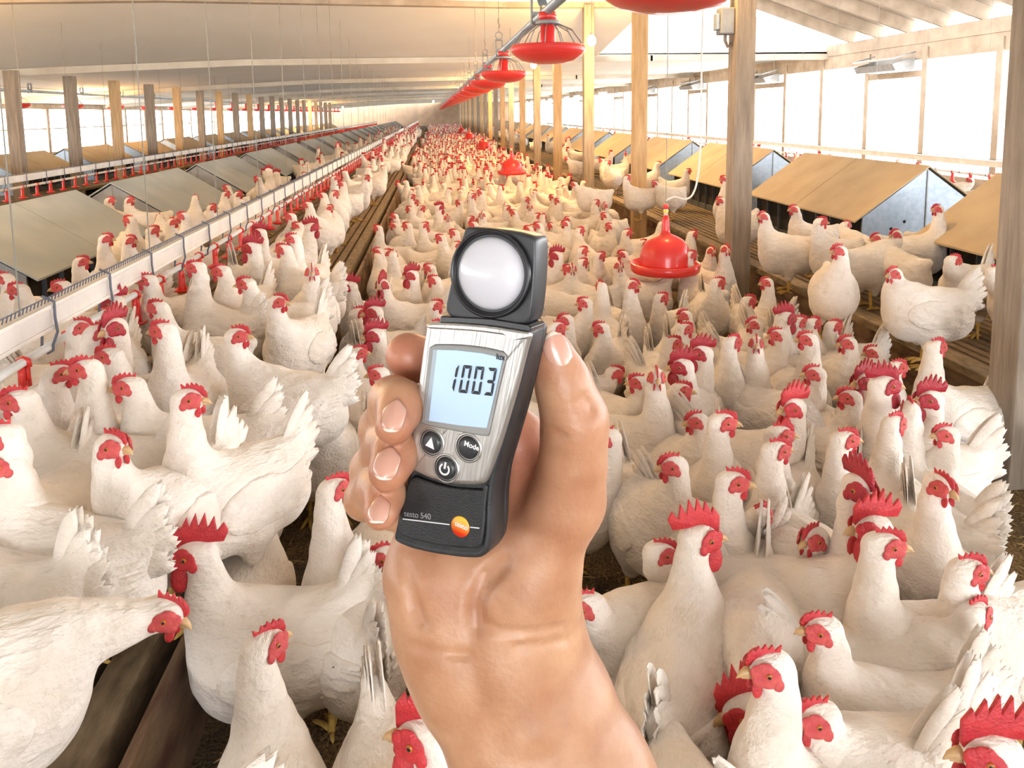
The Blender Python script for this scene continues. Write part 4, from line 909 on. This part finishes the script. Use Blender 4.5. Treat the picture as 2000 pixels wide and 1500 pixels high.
BIRDS = [
    (316,1194,5,350,'h','low','S','d','white hen bending her head low to the right over the dark gap at left'),
    (-150,1440,175,175,'h','up','S','n','white hen cut off at the bottom left corner, only rump and tail showing'),
    (7,852,180,185,'h','tall','S','n','white hen at the left edge facing left, her face half cut off'),
    (42,782,200,185,'h','up','S','n','white hen near the left edge under the nearest red cup, beak to the left'),
    (217,870,230,-15,'h','up','S','u','white hen looking right with bright red comb, in front of the tall necked bird'),
    (367,779,215,-10,'h','tall','S','n','large white hen with stretched neck looking right, beside the kick board on the left'),
    (255,754,195,190,'h','up','S','n','white hen looking left, directly left of the large tall necked one'),
    (217,695,250,180,'h','up','S','n','white hen looking left, behind the one beside the tall necked hen, comb deep red'),
    (171,720,240,180,'h','tall','S','n','white hen with raised comb looking left, beak touching its neighbour'),
    (112,730,300,10,'h','up','S','n','white hen facing right towards its beak touching neighbour on the left slats'),
    (322,646,265,185,'h','tall','S','u','very upright white hen looking left with pale blue mark on its neck'),
    (462,656,195,-10,'h','up','S','n','white hen with red comb looking right, tail fanned beside the kick board'),
    (542,590,200,-15,'h','up','S','n','white hen with a forward leaning neck looking right above the kick board'),
    (434,530,250,190,'h','up','S','n','white hen looking left below the white rail, one of the pair with red faces'),
    (483,555,240,185,'h','up','S','n','white hen looking left, right hand one of the pair with red faces'),
    (385,523,265,185,'h','tall','S','n','white hen looking left in front of a red drip cup'),
    (609,530,280,275,'h','up','S','n','white hen facing the camera near the kick board'),
    (556,488,255,185,'h','up','S','n','white hen looking left behind the one that faces the camera'),
    (493,485,300,185,'r','up','S','n','white rooster with dark crimson face looking left, near the rail'),
    (574,467,250,190,'h','tall','S','n','white hen looking left, right of the crimson faced rooster'),
    (189,650,300,0,'h','up','S','n','white hen looking right below the third red cup'),
    (224,640,80,240,'r','up','S','n','white rooster hanging its deep red face below a red cup'),
    (222,592,0,190,'r','mid','S','n','white rooster drinking behind the red cup, body stretched to the right'),
    (290,548,280,185,'h','up','S','n','white hen looking left behind a red cup under the rail'),
    (154,640,290,0,'h','up','S','n','white hen in the shade of the rail behind the second red cup'),
    (16,905,260,200,'h','up','S','n','white hen low at the left edge with red wattle'),
    (-170,985,185,190,'h','up','S','u','white hen with upright fluffy tail at left edge, head outside the picture'),
    (10,545,200,185,'h','up','S','n','white hen beyond the rail at the left edge, combing to the left'),
    (38,566,190,190,'h','up','S','n','white hen beyond the rail, second from the left edge'),
    (157,512,250,0,'h','up','S','n','white hen beyond the rail looking right in front of the nearest grey nest'),
    (122,560,200,185,'h','mid','S','n','white hen beyond the rail showing mostly its red comb'),
    (206,467,270,-20,'h','tall','S','n','tall white hen beyond the rail right of the nearest grey nest'),
    (252,470,260,-20,'h','up','S','n','white hen beyond the rail looking right, next to the tall one'),
    (255,430,300,180,'h','up','S','n','white hen looking left between the two nearest grey nests'),
    (297,451,220,0,'h','up','S','n','white hen beyond the rail looking right, third right of the nearest nest'),
    (336,434,240,0,'h','up','S','n','white hen beyond the rail looking right, left of the one facing left'),
    (360,423,280,185,'h','tall','S','n','white hen beyond the rail looking left beside its right looking neighbour'),
    (213,392,230,0,'h','up','S','n','white hen behind the nearest grey nest roof, head only'),
    (252,392,230,0,'h','up','S','n','white hen looking right in the gap between the two nearest grey nests'),
    (444,367,250,180,'h','up','S','n','white hen looking left in front of the third grey nest'),
    (465,380,200,0,'h','up','S','n','white hen looking right in front of the third grey nest'),
    (381,387,90,80,'h','up','S','u','white hen seen from behind beyond the rail'),
    (413,406,210,0,'h','up','S','n','white hen looking right beyond the rail near the second grey nest'),
    (504,350,250,180,'h','up','S','n','white hen looking left beyond the rail near the fourth grey nest'),
    (384,1082,200,185,'R','up','L','u','big white rooster with bright red comb facing left at the kick board, lower left'),
    (512,1262,110,30,'h','tall','L','d','white hen seen from behind at the bottom, long neck in front of the big rooster'),
    (836,1438,150,175,'R','up','L','n','white rooster at the bottom edge left of the wrist, only head and comb showing'),
    (850,1640,300,300,'h','mid','L','u','white hen with upturned tail tip left of the wrist, head out of the picture'),
    (486,947,80,160,'h','up','L','n','white hen from behind, beside the kick board with small red comb'),
    (650,955,100,20,'h','tall','L','n','white hen from behind with bare neck, left of the fingers'),
    (514,860,340,185,'r','up','L','n','white rooster with crimson face reaching left over the kick board'),
    (626,782,290,185,'r','up','L','n','white rooster with large crimson comb left of the fingers'),
    (583,775,300,185,'h','up','L','n','small white hen just left of the large combed crimson rooster'),
    (760,1085,290,180,'h','mid','L','n','white hen mostly hidden behind the little finger'),
    (684,560,320,185,'r','up','L','n','white rooster with dark red face beside the far kick board'),
    (747,556,300,250,'r','up','L','n','white rooster with spread comb behind the index finger, second from the kick board'),
    (804,538,300,200,'r','up','L','n','white rooster with tall spiked comb left of the meter'),
    (731,610,290,190,'r','up','L','n','white rooster with red comb, upper one of the stacked trio left of the meter'),
    (734,655,290,190,'r','up','L','n','white rooster with red comb, lower one of the stacked trio left of the meter'),
    (697,690,100,20,'h','up','L','n','bluish white hen with red face edge beside the trio of roosters'),
    (741,730,230,190,'h','up','L','n','white hen with pink face just above the middle finger'),
    (849,597,200,0,'h','up','L','n','white hen looking right at the left edge of the sensor head'),
    (840,524,270,185,'h','up','L','n','white hen looking left beside the sensor head'),
    (768,497,90,90,'h','tall','L','n','white hen seen from behind, pointed neck left of the sensor head'),
    (831,450,250,30,'h','mid','L','n','plump white hen with turned head upper left of the sensor head'),
    (888,455,270,185,'h','up','L','n','white hen looking left at the upper left corner of the sensor head'),
    (697,612,240,20,'h','up','L','n','white hen with red comb left of the upper rooster of the trio'),
    (770,440,200,185,'h','mid','L','n','squat white hen lying behind the dark board end'),
    (1188,854,330,185,'h','up','L','n','large white hen right of the thumb knuckle, looking left'),
    (1362,1050,60,0,'R','up','L','n','white rooster with bright red comb standing tall right of the wrist, seen from behind'),
    (1286,1078,190,0,'h','mid','L','n','white hen with ruffled back behind the tall rooster right of the wrist'),
    (1430,939,200,-40,'h','tall','L','n','white hen bending her long neck, left of the ruffled roosters'),
    (1316,909,280,185,'h','up','L','n','white hen looking left with small comb, right of the hen by the thumb'),
    (1409,824,240,-5,'h','tall','L','n','tall white hen looking right, right one of a pair facing away from each other'),
    (1362,822,270,180,'h','up','L','n','white hen looking left, left one of a pair facing away from each other'),
    (1513,879,240,-5,'h','tall','L','n','white hen with sharp yellow beak looking right, front one of two'),
    (1520,848,240,-5,'h','tall','L','n','white hen looking right, rear one of two with yellow beaks'),
    (1549,796,330,200,'R','up','L','n','white rooster with rounded bright red comb and big wattles in mid crowd'),
    (1647,858,220,-10,'h','tall','L','n','white hen looking right, right of the two with yellow beaks'),
    (1743,828,95,10,'h','tall','L','n','white hen from behind with very long neck, red face edge on its right'),
    (1849,848,300,185,'h','up','L','n','bluish white hen looking left near the right edge post'),
    (1817,780,320,190,'r','up','L','n','white rooster with spiked comb and crimson wattles near the right post'),
    (1724,752,130,-10,'r','tall','L','n','white rooster with the widest crimson comb, looking right'),
    (1688,745,270,190,'r','up','L','n','white rooster just left of the widest combed one'),
    (1660,776,250,185,'h','up','L','n','white hen looking left below the paired crimson roosters'),
    (1592,730,260,190,'h','up','L','n','white hen with thin raised comb left of the crimson roosters'),
    (1677,952,290,275,'r','tall','L','n','white rooster facing the camera with a narrow upright comb'),
    (1834,947,260,268,'h','tall','L','n','white hen facing the camera beside the right edge post'),
    (1673,1015,300,190,'h','up','L','n','white hen with pale beak squeezed left of the big combed rooster'),
    (1705,1030,320,190,'R','up','L','n','white rooster with large flopping red comb, right of centre'),
    (1724,1062,190,-10,'h','tall','L','n','white hen looking right with closed pink beak, in front of the flopping comb rooster'),
    (1885,1113,215,-5,'h','up','L','n','white hen looking right at lower right, deep pink face'),
    (1609,1228,188,185,'h','up','L','u','white hen with outstretched neck looking left, tail reaching the right edge'),
    (1507,1303,172,190,'h','tall','L','n','nearest white hen at lower right looking left, lit bluish white'),
    (1456,1379,255,185,'R','low','L','n','white rooster peeping out behind the nearest hen at lower right'),
    (1940,1470,340,185,'R','up','L','n','white bird cut off at the bottom right corner'),
    (1290,1400,75,75,'h','low','L','u','white hen from behind with tall pointed tail at the bottom right of the wrist'),
    (1150,1180,200,180,'h','mid','L','u','white hen with fanned feathers right behind the wrist'),
    (1600,1400,200,190,'h','hunch','L','u','white hen with fanned tail at the bottom, right of the nearest hen'),
    (1900,1200,350,20,'h','mid','L','n','white hen with smooth broad back at the right edge'),
    (1480,1010,300,20,'h','mid','L','n','dirty white hen with bowed back in the middle right'),
    (1590,1050,280,200,'h','hunch','L','u','white bird with soiled back left of the flopping comb rooster'),
    (1371,690,300,185,'r','up','L','n','white rooster with tall dark red comb right of the thumb tip'),
    (1333,716,280,185,'r','up','L','n','white rooster with bunched comb left of the tall combed one'),
    (1282,735,280,270,'h','tall','L','n','white hen facing the camera with pointed comb right of the thumb'),
    (1250,747,290,185,'h','up','L','n','white hen with red face just left of the pointed comb hen'),
    (1328,762,260,-20,'h','up','L','n','white hen with drooping comb below the bunched comb rooster'),
    (1311,671,230,0,'h','up','L','n','white hen looking right, behind and left of the tall combed rooster'),
    (1335,643,240,0,'h','up','L','n','white hen looking right, behind the one left of the tall comb'),
    (1175,641,280,185,'h','up','L','n','white hen looking left right beside the thumb tip'),
    (1105,625,260,185,'h','up','L','n','white hen peeking over the thumb tip'),
    (1235,556,230,-40,'h','tall','L','n','slender white hen with dark comb below and left of the bell drinker'),
    (1290,582,230,0,'h','up','L','n','white hen looking right below the bell drinker'),
    (1401,552,240,0,'h','up','L','n','white hen looking right, just right of the bell drinker rim'),
    (1460,588,230,0,'h','up','L','n','white hen looking right in front of the weathered post foot'),
    (1498,552,280,185,'h','tall','L','n','white hen looking left right of the weathered post foot'),
    (1532,622,250,0,'r','up','L','n','white rooster with crimson face near the right slat edge'),
    (1473,633,290,200,'h','up','L','n','pale hen with pink comb right below the weathered post'),
    (1558,630,240,0,'h','up','L','n','white hen looking right, next to the crimson rooster by the slat edge'),
    (1585,632,240,0,'h','up','L','n','white hen looking right, second from the crimson rooster by the slat edge'),
    (1626,637,240,0,'h','up','L','n','white hen looking right close under the right slat rim'),
    (1656,670,290,185,'h','up','L','n','white hen looking left under the right slat rim'),
    (1579,663,290,185,'h','tall','L','n','broad white hen looking left with bright comb below the slat rim'),
    (1520,655,300,190,'h','up','L','n','white hen with brownish comb looking left, mid right crowd'),
    (1477,669,270,240,'h','tall','L','n','bluish white hen half facing the camera in the mid right crowd'),
    (1428,669,230,0,'h','tall','L','n','white hen looking right, left of the bluish one'),
    (1749,718,240,-10,'h','up','L','n','white hen looking right behind the widest combed rooster'),
    (1826,678,230,0,'h','tall','L','n','white hen looking right beside the slat skirt near the right post'),
    (1707,688,300,185,'h','mid','L','n','white hen looking left with rounded back under the slats'),
    (1779,800,90,80,'h','tall','L','n','white hen from behind left of the spiked comb rooster'),
    (1175,560,100,90,'h','tall','L','n','white hen from behind left of the slender dark combed one'),
    (1224,455,260,0,'h','up','L','n','white hen looking right beside the tan post foot'),
    (1192,443,280,190,'h','up','L','n','white hen looking left beside the tan post foot'),
    (1217,497,270,190,'h','up','L','n','white hen looking left in front of the tan post'),
    (1105,437,290,190,'h','tall','L','n','tall white hen looking left right of the sensor head top'),
    (1131,451,100,20,'h','up','L','n','white hen from behind right of the sensor head top'),
    (1066,479,290,190,'h','up','L','n','white hen at the upper right corner of the sensor head'),
    (1087,500,280,190,'r','up','L','n','white rooster with dark red comb right of the sensor head'),
    (1136,490,250,0,'h','up','L','n','white hen looking right, right of the sensor head rooster'),
    (1136,513,250,0,'h','up','L','n','white hen looking right, just below its neighbour right of the sensor head'),
    (1171,500,260,-10,'h','up','L','n','white hen with red comb midway between the meter and bell drinker'),
    (1087,640,280,0,'h','up','L','n','white hen behind the thumb tip'),
    (1143,592,280,185,'h','up','L','n','white hen with drooping red comb above the thumb tip'),
    (1408,392,190,185,'h','up','S','u','white hen looking left on the right slats, left of the weathered post'),
    (1492,423,170,190,'h','up','S','n','plump white hen facing left just right of the weathered post'),
    (1552,409,190,185,'h','up','S','n','white hen looking left in front of the dark nest front'),
    (1601,434,200,-10,'h','up','S','n','white hen with brown face looking right before the dark nest front'),
    (1650,440,20,0,'h','mid','S','n','large white hen with raised head looking right, standing on the slat edge'),
    (1640,490,0,185,'h','up','S','n','large white hen looking back left, standing across the slats'),
    (1713,465,350,185,'h','mid','S','n','white hen looking left below the blue grey nest end'),
    (1751,458,350,185,'h','mid','S','n','white hen looking left, right of the one below the blue grey nest end'),
    (1832,409,340,185,'h','tall','S','n','tall white hen between the two nearest tan nests, looking left'),
    (1888,420,340,0,'h','up','S','n','white hen between the two nearest tan nests with red comb, looking right'),
    (1860,509,160,-10,'h','mid','S','n','white hen looking down right in front of the nearest tan nest'),
    (1747,535,280,190,'h','hunch','S','n','small white hen seen from behind on the slat rim'),
    (1940,531,190,0,'h','mid','S','n','white hen with dark red face low beside the right post'),
    (2010,600,200,10,'h','mid','S','d','white hen hidden partly by the right edge post'),
    (1352,457,300,0,'h','up','L','n','yellowish white hen right behind the bell drinker'),
    (1108,310,180,185,'h','mid','S','n','white hen on the right slats between the fourth and fifth post'),
    (1175,313,180,185,'h','up','S','n','white hen looking left on the right slats behind the third post'),
    (1187,318,340,0,'h','up','S','n','white hen looking right on the right slats behind the third post'),
    (1224,348,190,0,'h','up','S','n','white hen looking right near the slat edge left of the tan post'),
    (1280,358,200,190,'h','mid','S','n','white hen on the right slats just right of the tan post'),
    (1122,360,200,190,'h','mid','S','n','white hen on the right slats edge right of the fifth post'),
    (1524,343,200,185,'h','up','S','n','white hen peeking out behind a tan nest near the weathered post'),
]

# let bodies of crowded birds turn a little so that they do not share the same floor, heads stay put
SPOT = []
for (px, py, by, hy, kd, ps, sf, tl, lb) in BIRDS:
    sc = random.uniform(.96, 1.03) if kd == 'h' else 1.07; z0 = SL if sf == 'S' else 0; fx, hz = POSE[ps]; q = at_z(px, py, z0+hz*sc)
    SPOT.append([q.x, q.y, z0, math.radians(by), fx*sc, sc])
def centre(s_, b_=None):
    b_ = s_[3] if b_ is None else b_; return s_[0]-math.cos(b_)*s_[4], s_[1]-math.sin(b_)*s_[4]
base_yaw = [s_[3] for s_ in SPOT]
for it in range(4):
    for i, s_ in enumerate(SPOT):
        best = None; lim = (0, 12, -12) if BIRDS[i][1] > 760 else (0, 25, -25, 40, -40) if BIRDS[i][1] > 600 else (0, 25, -25, 50, -50, 80, -80, 110, -110)
        for dlt in lim:
            b_ = base_yaw[i]+math.radians(dlt); c = centre(s_, b_); cost = abs(dlt)*.0004
            for j, t_ in enumerate(SPOT):
                if i == j or abs(t_[0]-s_[0]) > .8 or abs(t_[1]-s_[1]) > .8: continue
                e_ = centre(t_); dd = math.hypot(c[0]-e_[0], c[1]-e_[1]); cost += max(0, .27-dd)
            if s_[2] == 0 and BIRDS[i][6] == 'L': cost += 2*max(0, -.40-c[0])+2*max(0, c[0]-2.12)
            elif s_[0] > 0: cost += 2*max(0, 2.42-c[0])
            if best is None or cost < best[0]: best = (cost, b_)
        s_[3] = best[1]

for i, (px, py, by, hy, kd, ps, sf, tl, lb) in enumerate(BIRDS):
    s_ = SPOT[i]; c = centre(s_)
    chicken((c[0], c[1], s_[2]), math.degrees(s_[3]), hy, kd, ps, s_[5], lb, None, tl, 2 if (py > 500 or i < 30) else 1)
# ------------------------------------------------------------------ the rest of the flock, individually until 300, then one crowd
fixed = [Vector(h) for h in hens]
def near(p, lst, d): return any(abs(p[0]-q[0]) < d and abs(p[1]-q[1]) < d and (p[0]-q[0])**2+(p[1]-q[1])**2 < d*d for q in lst)
cands = []
def fill(xa, xb, ya, yb, d, tries, surf):
    for _ in range(tries):
        p = Vector((random.uniform(xa, xb), random.uniform(ya, yb), SL if surf == 'S' else 0))
        if not near(p, fixed, d): fixed.append(p); cands.append((p, surf))
fill(-.36, 1.85, 2.6, 12, .27, 900, 'L'); fill(-1.0, -.78, 2.4, 12, .27, 220, 'S'); fill(-2.0, -1.55, 3.0, 10, .34, 40, 'S'); fill(2.5, 2.8, 6.5, 12, .5, 24, 'S'); fill(4.6, 5.5, 5.5, 14, .42, 50, 'S')
fill(-1.05, -.78, 1.0, 2.2, .34, 20, 'S')
cands.sort(key=lambda c: c[0].y)
room = 300-len(hens); zl = {0: 'one of many small white chickens in the dense flock on the litter aisle', 1: 'small white chicken among those lining the white drinker rail', 2: 'small white chicken standing beyond the rail by the grey nests', 3: 'small white chicken standing on the right slats beside the tan nests', 4: 'small white chicken beyond the tan nests near the bright right windows'}
zg = {0: 'flock on the litter aisle', 1: 'flock at the left drinker rail', 2: 'flock beyond the rail by the grey nests', 3: 'flock on the right slats', 4: 'flock beyond the tan nests'}
def zone(p): return 0 if -.6 < p.x < 2.2 else (1 if -1.3 < p.x < 0 else (2 if p.x < 0 else (3 if p.x < 3.2 else 4)))
for p, sf in cands[:room]:
    z = zone(p); by = random.choice((180, 210, 240, 270, 300, 330, 0, 60, 120))+random.uniform(-15, 15); hy = random.choice((180, 0, 185, -10, 270, by))
    chicken(p, by, hy, 'r' if random.random() < .09 else 'h', random.choice(('tall', 'up', 'up', 'mid')), random.uniform(.94, 1.04), zl[z], zg[z], random.choice('nnud'), 1 if p.y < 7 else (1 if p.y < 8.5 else 0))
rest = [c[0] for c in cands[room:]]
def scatter(xa, xb, ya, yb, step, z, jit):
    y = ya
    while y < yb:
        x = xa+random.random()*step
        while x < xb:
            p = Vector((x+random.uniform(-jit, jit), y+random.uniform(-jit, jit), z))
            if p.y > 12 or not near(p, fixed, .27): rest.append(p)
            x += step
        y += step
scatter(-.35, 1.85, 12.1, 34, .29, 0, .09); scatter(-.3, 1.8, 34, 62, .40, 0, .1); scatter(-1.05, -.75, 12, 40, .30, SL, .05); scatter(-2.1, -1.5, 10, 40, .55, SL, .2); scatter(2.45, 2.85, 12, 40, .6, SL, .15); scatter(4.6, 5.4, 8, 30, .6, SL, .2)
far_src = []
for ps, rl in (('tall', 0), ('up', 3), ('tall', -3), ('up', 6), ('mid', 0)):
    P_me = chicken_body(ps, rl*PI/6, 'n', 1, .017); T = head_frame(ps, rl*PI/6)
    v = np.empty(len(P_me.vertices)*3, np.float32); P_me.vertices.foreach_get('co', v); v = v.reshape(-1, 3)
    f = [tuple(p.vertices) for p in P_me.polygons]; mb = MB()
    mb.ball(tuple(T @ Vector((.016, 0, -.001))), (.024, .024, .020), n=8); mb.box(-.03, .03, -.005, .005, .02, .05, T=T); mb.tube([T @ Vector((.03, 0, 0)), T @ Vector((.055, 0, -.006))], [.009, .001], 5)
    mb.box(.018, .036, -.012, .012, -.04, -.02, T=T)
    far_src.append((np.concatenate([v, np.array([tuple(a) for a in mb.v], np.float32)]), f+[tuple(i+len(v) for i in g) for g in mb.f], [0]*len(f)+[1]*len(mb.f)))
def crowd(name, pts, label, cat='chicken'):
    VV = []; FF = []; MM = []; off = 0
    for p in pts:
        v, f, m_ = random.choice(far_src); a = random.choice((PI, PI*1.2, PI*1.5, PI*1.8, 0, PI*.5))+random.uniform(-.3, .3); s = random.uniform(.94, 1.05); c, s_ = math.cos(a)*s, math.sin(a)*s
        w = np.empty_like(v); w[:, 0] = v[:, 0]*c-v[:, 1]*s_+p[0]; w[:, 1] = v[:, 0]*s_+v[:, 1]*c+p[1]; w[:, 2] = v[:, 2]*s+p[2]
        VV.append(w); FF += [tuple(i+off for i in g) for g in f]; MM += m_; off += len(v)
    me = D.meshes.new(name); me.from_pydata(np.concatenate(VV).tolist(), [], FF); me.polygons.foreach_set('material_index', MM); me.polygons.foreach_set('use_smooth', [True]*len(FF)); me.update()
    o = link(name, me, [MT['feather'], MT['comb']]); return tag(o, label, cat, kind='stuff')
crowd('distant_flock', rest, 'dense distant flock of countless white chickens filling the aisle towards the far wall')
# loose straw on the litter
mb = MB()
for _ in range(5200):
    y = 1.05+abs(random.gauss(0, 2.2)); x = random.uniform(-.5, 2.2); a = random.uniform(0, PI); l = random.uniform(.008, .03); w_ = .0009
    dx, dy = math.cos(a)*l, math.sin(a)*l; z = random.uniform(.001, .006); mb.add([(x-dx-dy*.05, y-dy+dx*.05, z), (x-dx+dy*.05, y-dy-dx*.05, z), (x+dx, y+dy, z+random.uniform(0, .006)), (x, y, z+.004)], [(0, 1, 2), (0, 2, 3), (1, 3, 2), (0, 3, 1)])
o = link('straw_litter', mb.mesh('straw_litter'), mat('straw', (.42, .28, .11), .8)); tag(o, 'loose straw and shavings scattered over the brown litter floor', 'straw', kind='stuff')
